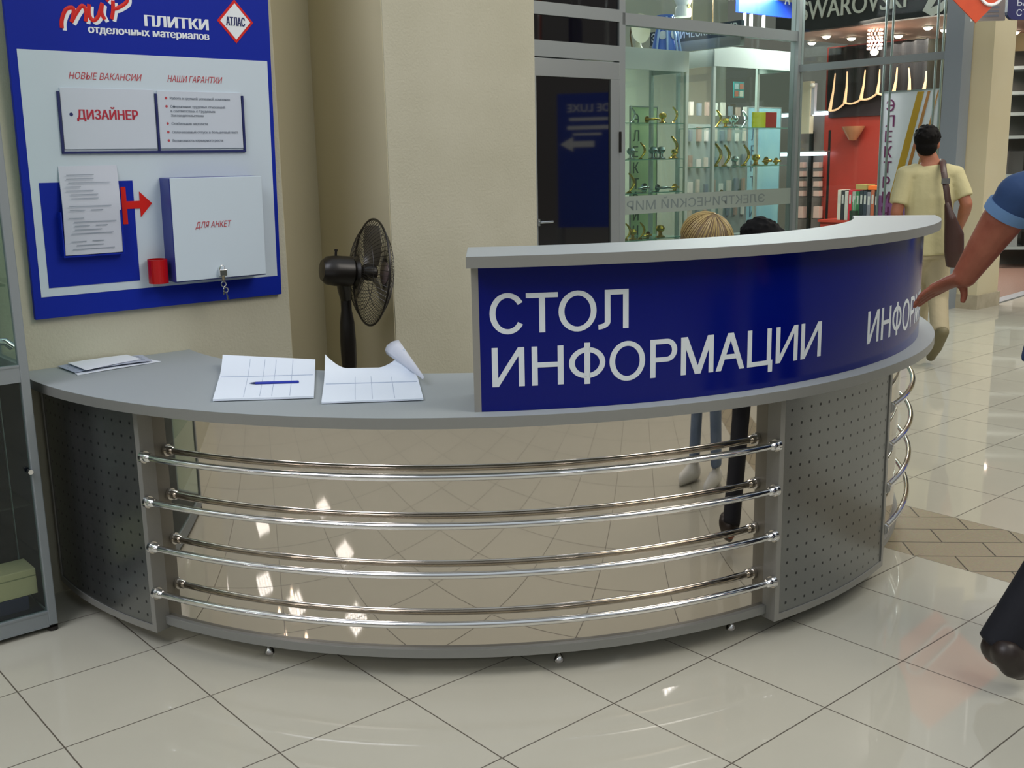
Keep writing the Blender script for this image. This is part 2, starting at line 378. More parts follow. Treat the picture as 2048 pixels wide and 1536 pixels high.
def ring_quads(cx, cz, rx, rz, tx, tz, a0=0, a1=360, n=36):
    o = []
    for i in range(n):
        t0, t1 = R(a0 + (a1 - a0) * i / n), R(a0 + (a1 - a0) * (i + 1) / n)
        o.append([(cx + rx * math.cos(t0), cz + rz * math.sin(t0)), (cx + rx * math.cos(t1), cz + rz * math.sin(t1)),
                  (cx + (rx - tx) * math.cos(t1), cz + (rz - tz) * math.sin(t1)), (cx + (rx - tx) * math.cos(t0), cz + (rz - tz) * math.sin(t0))])
    return o
def bar(x0, z0, x1, z1, t): return [(x0, z0), (x0 + t, z0), (x1 + t, z1), (x1, z1)]
def glyph(ch, w, h):
    """plain grotesque capitals, drawn stroke by stroke: width w, height h"""
    t, u = .0158, .0135
    rc = lambda a, b, c, d: [(a, c), (b, c), (b, d), (a, d)]
    if ch == 'И': return [rc(0, t, 0, h), rc(w - t, w, 0, h), bar(.001, 0, w - t * 1.05, h, t * 1.02)]
    if ch == 'Н': return [rc(0, t, 0, h), rc(w - t, w, 0, h), rc(t, w - t, h * .5 - u * .3, h * .5 + u * .7)]
    if ch == 'Т': return [rc((w - t) / 2, (w + t) / 2, 0, h - u), rc(0, w, h - u, h)]
    if ch == 'О': return ring_quads(w / 2, h / 2, w / 2, h / 2 + .002, t, u)
    if ch == 'С': return ring_quads(w * .51, h / 2, w * .51, h / 2 + .002, t, u, 33, 327)
    if ch == 'Ф': return ring_quads(w / 2, h * .52, w / 2, h * .40, t, u) + [rc((w - t) / 2, (w + t) / 2, -.003, h + .004)]
    if ch == 'Р':
        r = h * .30; return [rc(0, t, 0, h), rc(t, w - r, h - u, h), rc(t, w - r, h - 2 * r, h - 2 * r + u)] + ring_quads(w - r, h - r, r, r, t, u, -90, 90, 18)
    if ch == 'М': return [rc(0, t, 0, h), rc(w - t, w, 0, h), bar(w / 2 - t / 2, 0, t * .15, h, t * 1.15), bar(w / 2 - t / 2, 0, w - t * 1.25, h, t * 1.15)]
    if ch == 'А': return [bar(0, 0, w / 2 - t * .62, h, t * 1.12), bar(w - t * 1.12, 0, w / 2 - t * .5, h, t * 1.12), rc(w * .24, w * .76, h * .30, h * .30 + u)]
    if ch == 'Ц': return [rc(0, t, 0, h), rc(w - t * 1.35, w - t * .35, 0, h), rc(t, w - t * 1.35, 0, u), rc(w - t, w, -h * .2, u)]
    if ch == 'Л': return [rc(w - t, w, 0, h), rc(w * .22, w - t, h - u, h), rc(w * .22, w * .22 + t, h * .2, h - u)] + ring_quads(w * .0, h * .2, w * .22 + t, h * .2, t, u, -88, 0, 14)
    return []
def cyl_s(px, py):                                    # arc length along the sign for a measured point
    d = ray(px, py); ox, oy = -C0.x, -C0.y; a = d.x ** 2 + d.y ** 2; b = 2 * (ox * d.x + oy * d.y); c = ox * ox + oy * oy - 1.797 ** 2
    t = (-b - math.sqrt(b * b - 4 * a * c)) / 2 / a; return math.atan2(d.y * t - C0.y, d.x * t - C0.x) * 1.797
def word(letters, z0, z1, shift=0, scale=1, label=''):
    """letters: (glyph, left px, right px, py); they stand between heights z0 and z1 on the curved front"""
    mb = MB()
    s0 = cyl_s(letters[0][1], letters[0][3])
    ky = 0
    for ch, a, b, py in letters:
        sa, sb = cyl_s(a, py), cyl_s(b, py)
        if scale != 1 or shift: sa, sb = s0 + shift + (sa - s0) * scale, s0 + shift + (sb - s0) * scale
        for poly in glyph(ch, sb - sa, z1 - z0): ky = (ky + 1) % 7 if len(glyph(ch, 1, 1)) < 8 or len(poly) > 4 else 0; mb.prism([(sa + x, z0 + z) for x, z in poly], -.0006 - .00006 * ky, 0)
    xs = [v.co.x for v in mb.bm.verts]; x = min(xs) + .008
    while x < max(xs):
        bmesh.ops.bisect_plane(mb.bm, geom=mb.bm.verts[:] + mb.bm.edges[:] + mb.bm.faces[:], plane_co=(x, 0, 0), plane_no=(1, 0, 0)); x += .008
    for v in mb.bm.verts:
        t = v.co.x / 1.797; r = 1.7971 - v.co.y; v.co = Vector((r * math.cos(t), r * math.sin(t), v.co.z))
    o = obj('lettering', mb, LETTER, sign); o['label'] = label; return o
word([('С', 979, 1050, 628), ('Т', 1052, 1116, 620), ('О', 1117, 1193, 620), ('Л', 1196, 1257, 617)], 1.0095, 1.1155, label='pale grey capitals, upper word on the blue front')
INF = [('И', 984, 1049, 733), ('Н', 1063.5, 1127, 730), ('Ф', 1138, 1210.5, 727), ('О', 1219, 1290, 720), ('Р', 1300.5, 1354, 715), ('М', 1362, 1427, 708), ('А', 1432, 1489, 700), ('Ц', 1495, 1545, 692), ('И', 1552, 1595, 686), ('И', 1602, 1642, 680)]
word(INF, .866, .972, label='pale grey capitals, long lower word on the blue front')
word(INF, .868, .972, shift=cyl_s(1735, 655) - cyl_s(984, 733), scale=.93, label='pale grey capitals bending round the right side of the blue front')

# ---------------------------------------------------------------- papers on the worktop
def sheet_grid(name, quad, nx, ny, zf, thick, m, parent=None, taper=None):
    """a paper block whose top follows zf(u, v); quad = far-left, far-right, near-right, near-left"""
    bm = MB(); top, bot = [], []
    for j in range(ny + 1):
        v = j / ny; rt, rb = [], []
        for i in range(nx + 1):
            u = i / nx; p = (quad[0] * (1 - u) + quad[1] * u) * (1 - v) + (quad[3] * (1 - u) + quad[2] * u) * v
            dx, dy, z = zf(u, v); rt.append(bm.bm.verts.new((p.x + dx, p.y + dy, z + thick))); rb.append(bm.bm.verts.new((p.x + dx, p.y + dy, z)))
        top.append(rt); bot.append(rb)
    f = bm.bm.faces.new
    for j in range(ny):
        for i in range(nx):
            f((top[j][i], top[j][i+1], top[j+1][i+1], top[j+1][i])); f((bot[j][i], bot[j+1][i], bot[j+1][i+1], bot[j][i+1]))
    for i in range(nx): f((top[0][i], bot[0][i], bot[0][i+1], top[0][i+1])); f((top[ny][i+1], bot[ny][i+1], bot[ny][i], top[ny][i]))
    for j in range(ny): f((top[j+1][0], bot[j+1][0], bot[j][0], top[j][0])); f((top[j][nx], bot[j][nx], bot[j+1][nx], top[j+1][nx]))
    return obj(name, bm, m, parent, smooth=True)
V2 = lambda a, b: Vector((a, b))
ZP = ZT + .0006
def lines(parent, quad, rows, zf, m=INK, w=.0012, cols=()):
    mb = MB()
    def P(u, v):
        p = (quad[0] * (1 - u) + quad[1] * u) * (1 - v) + (quad[3] * (1 - u) + quad[2] * u) * v; dx, dy, z = zf(u, v); return Vector((p.x + dx, p.y + dy, z + .0006))
    for v, u0, u1 in rows:
        n = 12; mb.tube([P(u0 + (u1 - u0) * k / n, v) for k in range(n + 1)], w * .5, 4)
    for u, v0, v1 in cols:
        n = 12; mb.tube([P(u, v0 + (v1 - v0) * k / n) for k in range(n + 1)], w * .5, 4)
    return obj('ruled_lines', mb, m, parent)
q1 = [V2(-.975, 3.575), V2(-.655, 3.535), V2(-.575, 2.985), V2(-.862, 2.962)]
q1 = [onz(447, 732, ZT).to_2d(), onz(631, 728, ZT).to_2d(), onz(628, 798, ZT).to_2d(), onz(426, 804, ZT).to_2d()]
z1 = lambda u, v: (0, 0, ZP + .030 * max(0, 1 - v * 2.6) ** 2 * (1 - .75 * u) + .002)
reg1 = sheet_grid('paper_register', q1, 20, 20, z1, .006, PAPER)
tag(reg1, 'open sheaf of white forms with a blue pen lying across it', 'papers', 'open sheaves of forms on the counter')
zt1 = lambda u, v: (0, 0, z1(u, v)[2] + .006)
lines(reg1, q1, [(.42, .02, .98), (.43, .02, .98)], zt1, cols=[(.3, .05, .97), (.46, .05, .97), (.58, .05, .97), (.76, .05, .97)], w=.001)
q2 = [onz(652, 742, ZT).to_2d(), onz(830, 738, ZT).to_2d(), onz(847, 802, ZT).to_2d(), onz(643, 809, ZT).to_2d()]
def z2(u, v):
    f = max(0, 1 - v * 1.9) ** 2
    l = .048 * max(0, 1 - u * 4.2) ** 1.7; r = .070 * max(0, (u - .6) / .4) ** 1.4
    curl = max(0, (u - .72) / .28) ** 1.5 * f
    return (-.03 * curl, -.03 * curl * 1.2, ZP + (l + r) * f + .002)
reg2 = sheet_grid('paper_register', q2, 32, 26, z2, .005, PAPER)
tag(reg2, 'open sheaf of white forms with its back corner curled up', 'papers', 'open sheaves of forms on the counter')
zt2 = lambda u, v: (*z2(u, v)[:2], z2(u, v)[2] + .005)
lines(reg2, q2, [(.5, .02, .98), (.515, .02, .98)], zt2, cols=[(.33, .3, .97), (.5, .3, .97), (.72, .35, .97)], w=.001)
# the curled corner leaf folds over
pc = onz(812, 735, ZT); mb = MB(); rings = []
for i in range(13):
    k = i / 12; a = R(-20 + 150 * k); L = .115
    c0 = Vector((-.375 + .052 * k, 3.50 - .30 * k * .75, ZT + .066 - .035 * k * k)); rad = .022 * (1 - .35 * k)
    rings.append(c0)
pa, pb_ = Vector((-.372, 3.46, ZT + .088)), Vector((-.262, 3.12, ZT + .028))
mb = MB(); vs = []
for i in range(9):
    k = i / 8; row = []
    for j in range(7):
        a = R(175 * j / 6); p = pa.lerp(pb_, k); rr = .005 + .026 * (1 - k) ; w = Vector((-.30, -.16, 0)).normalized()
        row.append(mb.bm.verts.new(p + w * (rr * math.sin(a) * (1.6 - k * .6)) + Vector((0, 0, rr * (math.cos(a) - 1)))))
    vs.append(row)
for i in range(8):
    for j in range(6): mb.bm.faces.new((vs[i][j], vs[i+1][j], vs[i+1][j+1], vs[i][j+1]))
o = obj('curled_leaf', mb, PAPER2, reg2, smooth=True); sd = o.modifiers.new('solid', 'SOLIDIFY'); sd.thickness = .0006
pen = thing('ballpoint_pen', 'blue ballpoint pen lying on the left sheaf of forms', 'pen', (0, 0, 0))
pA, pB = onz(499, 767, ZT + .012), onz(598, 764, ZT + .012); pA.z = pB.z = ZT + .0127
PENB = mat('pen_blue', '1a2f9e', .3)
mb = MB(); d = (pB - pA); mb.tube([pA + d * .12, pB - d * .02, pB], [.0042, .0042, .003], 10); obj('barrel', mb, PENB, pen, smooth=True)
mb = MB(); mb.tube([pA, pA + d * .04, pA + d * .12], [.0008, .0022, .004], 10); obj('tip', mb, mat('pen_tip', '24305c', .3, .3), pen, smooth=True)
# leaflets at the wall end: four loose sheets of their own
LF = [((118, 728), (250, 708), (322, 724), (155, 751), 'e3e9f2', 'lowest wide white leaflet of the loose pile at the wall end of the counter', 0),
      ((112, 732), (178, 717), (236, 730), (150, 746), '9ea9bf', 'printed blue-grey sheet poking out at the left of the loose pile near the wall', .004),
      ((170, 722), (285, 711), (304, 722), (200, 736), 'aeb6c8', 'grey printed sheet at the right of the loose leaflet pile near the wall', .0075),
      ((136, 727), (240, 706), (282, 719), (172, 741), 'e6ecf6', 'topmost white leaflet of the loose pile at the wall end of the counter', .011)]
for k, (a, b, c, d_, col, lab, dz) in enumerate(LF):
    q = [onz(*p, ZT + dz).to_2d() for p in (a, b, c, d_)]
    for p in q:
        dd = (p - W0).dot(WALL.n)
        if dd > -.012: p -= WALL.n * (dd + .012)
    o = sheet_grid('leaflet', q, 8, 6, (lambda u, v, dz=dz: (0, 0, ZP + dz + .0015 * math.sin(u * 3.1))), .0016, mat('leaflet_paper_%d' % k, col, .6)); tag(o, lab, 'leaflet', 'loose leaflets at the wall')
    if k in (1, 2): lines(o, q, [(.2 + .15 * j, .1, .9) for j in range(5)], (lambda u, v, dz=dz: (0, 0, ZP + dz + .0015 * math.sin(u * 3.1) + .0016)), GREYTXT, .002)

# ================================================================ NOTICE BOARD ON THE WALL
LEAN = math.atan2(.045, 1.2)
board = thing('notice_board', 'tall blue and white vacancy notice board hanging on the plastered wall', 'notice board', (W0.x, W0.y, .970), ANG_B)
board.rotation_euler = (0, 0, ANG_B)
# everything on the board is laid on its face y = FY(z)
x0, x1, BH = .022, .938, 1.22
def onboard(o): o.rotation_euler = (LEAN, 0, 0); o.location = (0, -.022, 0); return o
mb = MB(); mb.box(x0, x1, 0, .018, 0, BH); back = onboard(obj('backing', mb, PBLUE, board, bevel=.001))
mb = MB(); mb.box(.047, .922, -.0012, 0, .073, .866); onboard(obj('white_field', mb, PWHITE, board))
def brd(name, mb, m, label=None, bevel=0):
    o = onboard(obj(name, mb, m, board, bevel=bevel))
    if label: o['label'] = label
    return o
def btext(name, s, m, x, z, w, cap, y=-.0013, bold=0, italic=0, label=None):
    mb = fit_text(s, x, z - .970, w, cap, bold, italic, .0008)
    for v in mb.bm.verts: v.co.y += y
    return brd(name, mb, m, label)
# header
for m_, dx, dz, b_, y in ((WHITETXT, .009, -.007, .05, -.0005), (RED, 0, 0, .03, -.0015)):
    mb = MB()
    def stroke(pts, r=.0072):
        P_ = [Vector((.188 + px_ * .228 + dx, y, .945 + px_ * .030 + pz_ * .070 + dz)) for px_, pz_ in pts]
        S = []
        for i in range(len(P_) - 1):
            for k in range(6):
                t = k / 6; p0 = P_[max(i-1, 0)]; p1 = P_[i]; p2 = P_[i+1]; p3 = P_[min(i+2, len(P_)-1)]
                S.append(.5 * ((2*p1) + (p2-p0)*t + (2*p0-5*p1+4*p2-p3)*t*t + (-p0+3*p1-3*p2+p3)*t*t*t))
        S.append(P_[-1])
        mb.tube(S, [(.0008, r)] * len(S), 6, up=(0, 1, 0))
    stroke([(.02, -.12), (.03, .25), (.1, .68), (.2, .72), (.19, .35), (.16, .12), (.24, .5), (.33, .8), (.38, .55), (.36, .1)])
    stroke([(.43, .85), (.42, .4), (.47, .12), (.55, .3), (.62, .85), (.6, .45), (.64, .12)])
    stroke([(.78, .95), (.77, .5), (.74, .12)]); stroke([(.68, .95), (.8, 1.25), (.97, 1.2), (.98, .85), (.84, .6), (.76, .58)])
    brd('script_lettering', mb, m_, 'red handwritten word' if m_ is RED else 'white outline of the handwritten word')
btext('header_lettering', 'ПЛИТКИ', WHITETXT, .468, 1.931, .232, .036, -.0005, .05)
btext('header_lettering', 'отделочных материалов', WHITETXT, .276, 1.898, .424, .025, -.0005, .04)
mb = MB(); mb.prism([(.733, .997), (.803, .922), (.873, .997), (.803, 1.072)], -.0012, 0); brd('diamond_logo', mb, RED, 'red rim of the diamond logo')
mb = MB(); mb.prism([(.745, .997), (.803, .935), (.861, .997), (.803, 1.059)], -.0020, -.0010); brd('diamond_logo', mb, WHITETXT, 'white middle of the diamond logo')
btext('logo_lettering', 'АТЛАС', BLUETXT, .766, 1.952, .074, .030, -.0021, .05)
btext('heading', 'НОВЫЕ ВАКАНСИИ', REDTXT, .200, 1.750, .245, .022, italic=.3)
btext('heading', 'НАШИ ГАРАНТИИ', REDTXT, .535, 1.751, .205, .022, italic=.3)
mb = MB(); mb.box(.166, .480, -.006, -.0013, .555, .752); brd('vacancy_card', mb, mat('card_paper', 'c6cfdb', .5), bevel=.0005)
mb = MB(); mb.box(.492, .806, -.006, -.0013, .555, .750); brd('guarantee_card', mb, mat('card_paper', 'c6cfdb', .5), bevel=.0005)
mb = MB(); mb.box(.156, .163, -.009, -.0013, .545, .74); mb.box(.484, .490, -.009, -.0013, .545, .74); mb.box(.808, .815, -.009, -.0013, .545, .74); mb.box(.156, .815, -.009, -.0013, .540, .548)
brd('card_pocket', mb, BLUETXT)
btext('vacancy_lettering', 'ДИЗАЙНЕР', mat('crimson_print', 'b02038', .5), .214, 1.622, .206, .031, -.0063, .035)
mb = MB(); mb.lathe([(.006, 0), (.006, .0006)], 14, (.196, -.0063, .667), Matrix.Rotation(R(90), 3, 'X')); brd('bullet', mb, BLUETXT)
BL = [(1.696, 'Работа в крупной успешной компании', .225, 1), (1.668, 'Оформление трудовых отношений', .205, 1), (1.653, 'в соответствии с Трудовым', .165, 0), (1.638, 'Законодательством', .12, 0),
      (1.610, 'Стабильная зарплата', .135, 1), (1.581, 'Оплачиваемый отпуск и больничный лист', .25, 1), (1.552, 'Возможность карьерного роста', .19, 1)]
for z, s_, w_, dot in BL:
    btext('guarantee_line', s_, GREYTXT, .537, z - .004, w_, .0085, -.0063, .02)
    if dot: mb = MB(); mb.lathe([(.0045, 0), (.0045, .0006)], 10, (.523, -.0063, z - .97), Matrix.Rotation(R(90), 3, 'X')); brd('bullet', mb, REDTXT)
# blue square with the leaflet pocket
mb = MB(); mb.box(.074, .384, -.0030, -.0012, .102, .448); brd('blue_square', mb, PBLUE)
mb = MB(); mb.box(.123, .327, -.032, -.003, .202, .207); mb.box(.123, .127, -.032, -.003, .207, .352); mb.box(.323, .327, -.032, -.003, .207, .352); brd('leaflet_pocket', mb, PBLUE)
# red H-shaped arrow
mb = MB(); mb.prism([(.340, .427), (.357, .427), (.357, .378), (.404, .378), (.404, .410), (.447, .368), (.404, .322), (.404, .352), (.357, .352), (.357, .300), (.340, .300)], -.0045, -.0030); brd('arrow', mb, RED)
# form box
mb = MB(); mb.box(.480, .832, -.083, -.0013, .093, .455); bx = brd('form_box', mb, mat('box_side_blue', '2a3684', .35), bevel=.002)
mb = MB(); mb.box(.482, .830, -.088, -.0835, .097, .456); brd('box_lid', mb, PWHITE, bevel=.0015)
btext('box_lettering', 'ДЛЯ АНКЕТ', REDTXT, .563, 1.250, .138, .022, -.0883, italic=.3)
# pen cup
mb = MB(); mb.lathe([(.034, .092), (.034, .176), (.031, .176), (.031, .095)], 26, (.436, -.040, 0)); brd('pen_cup', mb, mat('cup_red', 'b30c12', .25))
# papers standing in the pocket
fo = thing('application_forms', 'printed application sheets standing in the blue wall pocket', 'papers', (W0.x, W0.y, .970), ANG_B)
mb = MB(); n = 14; t_, b_ = [], []
for j in range(n + 1):
    k = j / n; z = .208 + .292 * k; y = -.030 + .024 * max(0, (k - .5) / .5) ** 1.3 + .02 * 0
    xl, xr = .129 + .010 * k, .321 + .012 * k
    yy = y - .022 + .0375 * (z / 1.2) * -1
    rr = []
    for i in range(9):
        u = i / 8; rr.append((xl + (xr - xl) * u, yy - .006 * math.sin(u * math.pi) * (1 - k), z))
    t_.append(rr)
vf = [[mb.bm.verts.new(p) for p in r] for r in t_]; vb = [[mb.bm.verts.new((p[0], p[1] + .004, p[2])) for p in r] for r in t_]
for j in range(n):
    for i in range(8):
        mb.bm.faces.new((vf[j][i], vf[j][i+1], vf[j+1][i+1], vf[j+1][i])); mb.bm.faces.new((vb[j][i], vb[j+1][i], vb[j+1][i+1], vb[j][i+1]))
for i in range(8): mb.bm.faces.new((vf[n][i], vf[n][i+1], vb[n][i+1], vb[n][i])); mb.bm.faces.new((vf[0][i+1], vf[0][i], vb[0][i], vb[0][i+1]))
for j in range(n): mb.bm.faces.new((vf[j][0], vf[j+1][0], vb[j+1][0], vb[j][0])); mb.bm.faces.new((vf[j+1][8], vf[j][8], vb[j][8], vb[j+1][8]))
obj('front_sheet', mb, PAPER2, fo, smooth=True)
mb = MB()
random.seed(3)
for j in range(20):
    k = .06 + j / 20 * .88; z = .208 + .292 * k; y = -.030 + .024 * max(0, (k - .5) / .5) ** 1.3 - .022 - .0375 * z / 1.2 - .0066
    xa = .148 + random.random() * .02; xe = xa + random.choice((.05, .09, .14))
    if j in (3, 9, 12): continue
    mb.box(xa, xe, y - .001, y - .0004, z, z + .0022)
    if random.random() > .4 and xe < .24: mb.box(xe + .02, xe + .06, y - .001, y - .0004, z, z + .0022)
obj('printed_lines', mb, GREYTXT, fo)
# lock with hanging keys
lk = thing('padlock', 'small chrome lock at the foot of the white form box', 'lock', (0, 0, 0))
def wl_(x, y, z): return WALL.world(x, y, z)
pk = wl_(.650, -.125, 1.085)
Mz = Matrix.Rotation(ANG_B, 3, 'Z')
mb = MB(); mb.box(-.014, .014, -.010, .010, -.014, .010, Matrix.Translation(pk) @ Mz.to_4x4()); obj('body', mb, CHROME, lk, bevel=.002)
mb = MB(); mb.tube([pk + Mz @ Vector((.009 * math.cos(a), 0, .010 + .014 * math.sin(a))) for a in [math.pi * i / 8 for i in range(9)]], .0022, 8); obj('shackle', mb, CHROME, lk, smooth=True)
mb = MB(); mb.tube([pk + Mz @ Vector((0, -.006, -.014)), pk + Mz @ Vector((0, -.006, -.030))], .006, 10); obj('cylinder', mb, mat('brass_dull', 'a4977c', .3, .8), lk, smooth=True)
ky = thing('key_bunch', 'keys hanging from the lock under the form box', 'keys', (0, 0, 0))
for k, (dx, dz, tl) in enumerate(((0, -.034, 5), (.003, -.055, -8))):
    p = pk + Mz @ Vector((dx, -.006 - .003 * k, dz)); M4 = Matrix.Translation(p) @ Mz.to_4x4() @ Matrix.Rotation(R(tl), 4, 'Y')
    mb = MB(); mb.tube([M4 @ Vector((.009 * math.cos(a), 0, -.009 + .009 * math.sin(a))) for a in [2 * math.pi * i / 12 for i in range(12)]], .0022, 6, closed=True)
    mb.box(-.0025, .0025, -.0008, .0008, -.048, -.017, M4); mb.box(.0025, .006, -.0008, .0008, -.044, -.040, M4); mb.box(.0025, .005, -.0008, .0008, -.036, -.032, M4)
    obj('key', mb, STEEL, ky, smooth=False)

# ================================================================ FAN
FX = ony(742, 545, 4.25); 
fan = thing('pedestal_fan', 'black pedestal fan with a wire cage standing in the wall recess', 'fan', (-.665, 4.27, 0))
FL = Vector((-.665, 4.27, 0))
hub = FX - FL                                         # centre of the cage, local
pan = R(-24.5)                                        # the fan blows to the right and away a little
axis = Vector((math.cos(R(27)), math.sin(R(27)), -.11)).normalized()
sx = axis.cross(Vector((0, 0, 1))).normalized(); sz = sx.cross(axis).normalized()
FM = Matrix(((sx.x, sz.x, axis.x), (sx.y, sz.y, axis.y), (sx.z, sz.z, axis.z)))    # local z = blowing axis
def fp(x, y, z): return hub + FM @ Vector((x, y, z))
RC = .212
for nm, sgn, dep in (('rear_grille', -1, .062), ('front_grille', 1, .058)):
    mb = MB()
    for k in range(64):
        a = 2 * math.pi * k / 64; pts = []
        for i in range(9):
            t = i / 8; rr = .045 + (RC - .045) * t; tw = a + (.5 * (1 - t) if sgn > 0 else .12 * (1 - t)); pts.append(fp(rr * math.cos(tw), rr * math.sin(tw), sgn * dep * (1 - t ** 2.6)))
        mb.tube(pts, .0010, 4)
    for rr in (.045, .09, .15):
        z = sgn * dep * (1 - ((rr - .045) / (RC - .045)) ** 2.6); mb.tube([fp(rr * math.cos(t), rr * math.sin(t), z) for t in [2 * math.pi * i / 40 for i in range(40)]], .0013, 5, closed=True)
    obj(nm, mb, BLACKP, fan, smooth=True)
mb = MB(); mb.tube([fp(RC * math.cos(t), RC * math.sin(t), 0) for t in [2 * math.pi * i / 56 for i in range(56)]], .0042, 8, closed=True); obj('cage_ring', mb, BLACKP, fan, smooth=True)
mb = MB(); mb.lathe([(.046, .055), (.046, .061), (.001, .063)], 24, hub, FM); obj('badge_disc', mb, mat('badge_grey', '6d5f60', .3), fan, smooth=True)
for b_i in range(3):
    mb = MB(); a0 = R(80 + 120 * b_i); vt, vb = [], []
    for i in range(9):
        t = i / 8; rr = .032 + .155 * t; wdt = .30 + .42 * math.sin(math.pi * min(1, t * .85 + .1)) - .12 * t; r1, r2 = [], []
        for j in range(7):
            s_ = j / 6 - .5; a = a0 + s_ * wdt * 1.35 + .25 * t; z = -.002 - s_ * .05 * (1 - .35 * t)
            r1.append(mb.bm.verts.new(fp(rr * math.cos(a), rr * math.sin(a), z + .001))); r2.append(mb.bm.verts.new(fp(rr * math.cos(a), rr * math.sin(a), z - .001)))
        vt.append(r1); vb.append(r2)
    for i in range(8):
        for j in range(6): mb.bm.faces.new((vt[i][j], vt[i][j+1], vt[i+1][j+1], vt[i+1][j])); mb.bm.faces.new((vb[i][j], vb[i+1][j], vb[i+1][j+1], vb[i][j+1]))
    for i in range(8): mb.bm.faces.new((vt[i][0], vt[i+1][0], vb[i+1][0], vb[i][0])); mb.bm.faces.new((vt[i+1][6], vt[i][6], vb[i][6], vb[i+1][6]))
    for j in range(6): mb.bm.faces.new((vt[0][j+1], vt[0][j], vb[0][j], vb[0][j+1])); mb.bm.faces.new((vt[8][j], vt[8][j+1], vb[8][j+1], vb[8][j]))
    obj('blade', mb, FANBLADE, fan, smooth=True)
mb = MB(); mb.lathe([(.018, -.045), (.032, -.03), (.034, .012), (.022, .022), (.001, .024)], 20, hub, FM); obj('blade_hub', mb, BLACKP, fan, smooth=True)
mb = MB(); mb.lathe([(.001, -.205), (.040, -.203), (.055, -.185), (.060, -.15), (.060, -.085), (.048, -.075), (.046, -.062), (.001, -.060)], 24, hub, FM); mh = obj('motor_housing', mb, BLACKP, fan, smooth=True)
mb = MB(); mb.tube([fp(0, .055, -.15), fp(0, .078, -.15)], .005, 8); mb.tube([fp(0, .076, -.15), fp(0, .084, -.15)], .007, 8); obj('oscillation_knob', mb, BLACKP, mh, smooth=True)
mb = MB(); mb.lathe([(.05, -.075), (.062, -.062), (.05, -.055)], 24, hub, FM); obj('cage_mount', mb, BLACKP, fan, smooth=True)
nk = hub + FM @ Vector((0, -.055, -.115)); nk2 = Vector((0, 0, nk.z - .06))
mb = MB(); mb.tube([nk + Vector((0, 0, .02)), Vector((nk.x * .4, nk.y * .4, nk.z - .02)), nk2], [.026, .028, .024], 14); obj('neck', mb, BLACKP, fan, smooth=True)
zb_ = nk2.z
mb = MB(); mb.lathe([(.022, zb_ + .01), (.022, zb_ - .05), (.030, zb_ - .10), (.033, zb_ - .18), (.031, zb_ - .27), (.027, zb_ - .30), (.029, zb_ - .31), (.029, zb_ - .325), (.012, zb_ - .33)], 18); obj('upper_column', mb, BLACKP, fan, smooth=True)
mb = MB(); mb.lathe([(.011, zb_ - .32), (.011, .05)], 14); obj('pole', mb, CHROME, fan, smooth=True)
mb = MB(); mb.lathe([(.19, 0), (.19, .018), (.12, .035), (.03, .05), (.022, .11), (.012, .115)], 32); obj('base', mb, BLACKP, fan, smooth=True)

# ================================================================ LEFT DISPLAY CABINET
YF = -.315                                            # its front, measured from the wall plane
cabL = thing('display_cabinet', 'tall aluminium framed glass display cabinet at the left edge beside the counter', 'display cabinet', (W0.x, W0.y, 0), ANG_B)
XR = -.099; XL = XR - 1.1
def wz(px, py): return WALL.at(px, py, YF)
zr0, zr1 = wz(100, 1253)[1], wz(100, 1222)[1]; zm0, zm1 = wz(48, 764)[1], wz(44, 730)[1]
for x in (XR - .027, XL):
    for y in (YF, -.045):
        mb = MB(); mb.box(x, x + .027, y, y + .027, .02, 2.3); obj('post', mb, ALU_D, cabL, bevel=.003)
for z0, z1 in ((zr0, zr1), (zm0, zm1), (2.25, 2.30)):
    for y in (YF + .002, -.043):
        mb = MB(); mb.box(XL + .027, XR - .027, y, y + .022, z0, z1); mb.box(XL + .027, XR - .027, y - .0015, y, z1 - .006, z1); mb.box(XL + .027, XR - .027, y - .0015, y, z0, z0 + .004); obj('cross_rail', mb, ALU_D, cabL)
    for x in (XR - .025, XL + .002):
        mb = MB(); mb.box(x, x + .022, YF + .027, -.045, z0, z1); obj('cross_rail', mb, ALU_D, cabL)
for x in (XR - .014, XL + .013):
    mb = MB(); mb.lathe([(.016, 0), (.016, .012), (.006, .014), (.006, .03)], 14, (x, YF + .014, 0)); obj('foot', mb, BLACKP, cabL)
mb = MB(); mb.box(XL + .03, XR - .03, YF + .02, -.05, zr1 - .01, zr1); obj('cabinet_floor', mb, mat('navy_board', '0b0e20', .8, spec=.2), cabL)
mb = MB(); mb.box(XL + .03, XR - .03, YF + .03, -.045, zm0 + .01, zm0 + .02); obj('cabinet_shelf', mb, mat('grey_board', '6d706e', .6), cabL)
mb = MB(); mb.box(XL + .03, XR - .03, -.044, -.038, zr1, zm0); obj('back_panel', mb, mat('navy_board', '0b0e20', .8, spec=.2), cabL)
mb = MB(); mb.box(XR - .024, XR - .018, YF + .027, -.045, zr1, zm0); obj('side_shade_panel', mb, mat('navy_board', '0b0e20', .8, spec=.2), cabL)  # solid side out of view, added to shade the perforated panel beside it
for x0_, x1_, y0_, y1_ in ((XL + .027, XR - .027, YF + .010, YF + .014), (XR - .015, XR - .011, YF + .027, -.045)):
    for z0, z1 in ((zr1, zm0), (zm1, 2.25)):
        mb = MB(); mb.box(x0_, x1_, y0_, y1_, z0, z1); obj('glass_pane', mb, GLASS, cabL)
zs = [zm1 + .24, wz(5, 378)[1], 1.78]
for z in zs + [.42]:
    mb = MB(); mb.box(XL + .03, XR - .03, YF + .035, -.05, z, z + .006); obj('glass_shelf', mb, GLASSG, cabL)
mb = MB(); mb.tube([(XR - .034, YF + .002, .54), (XR - .034, YF - .018, .54)], .008, 10); obj('door_knob', mb, CHROME, cabL, smooth=True)
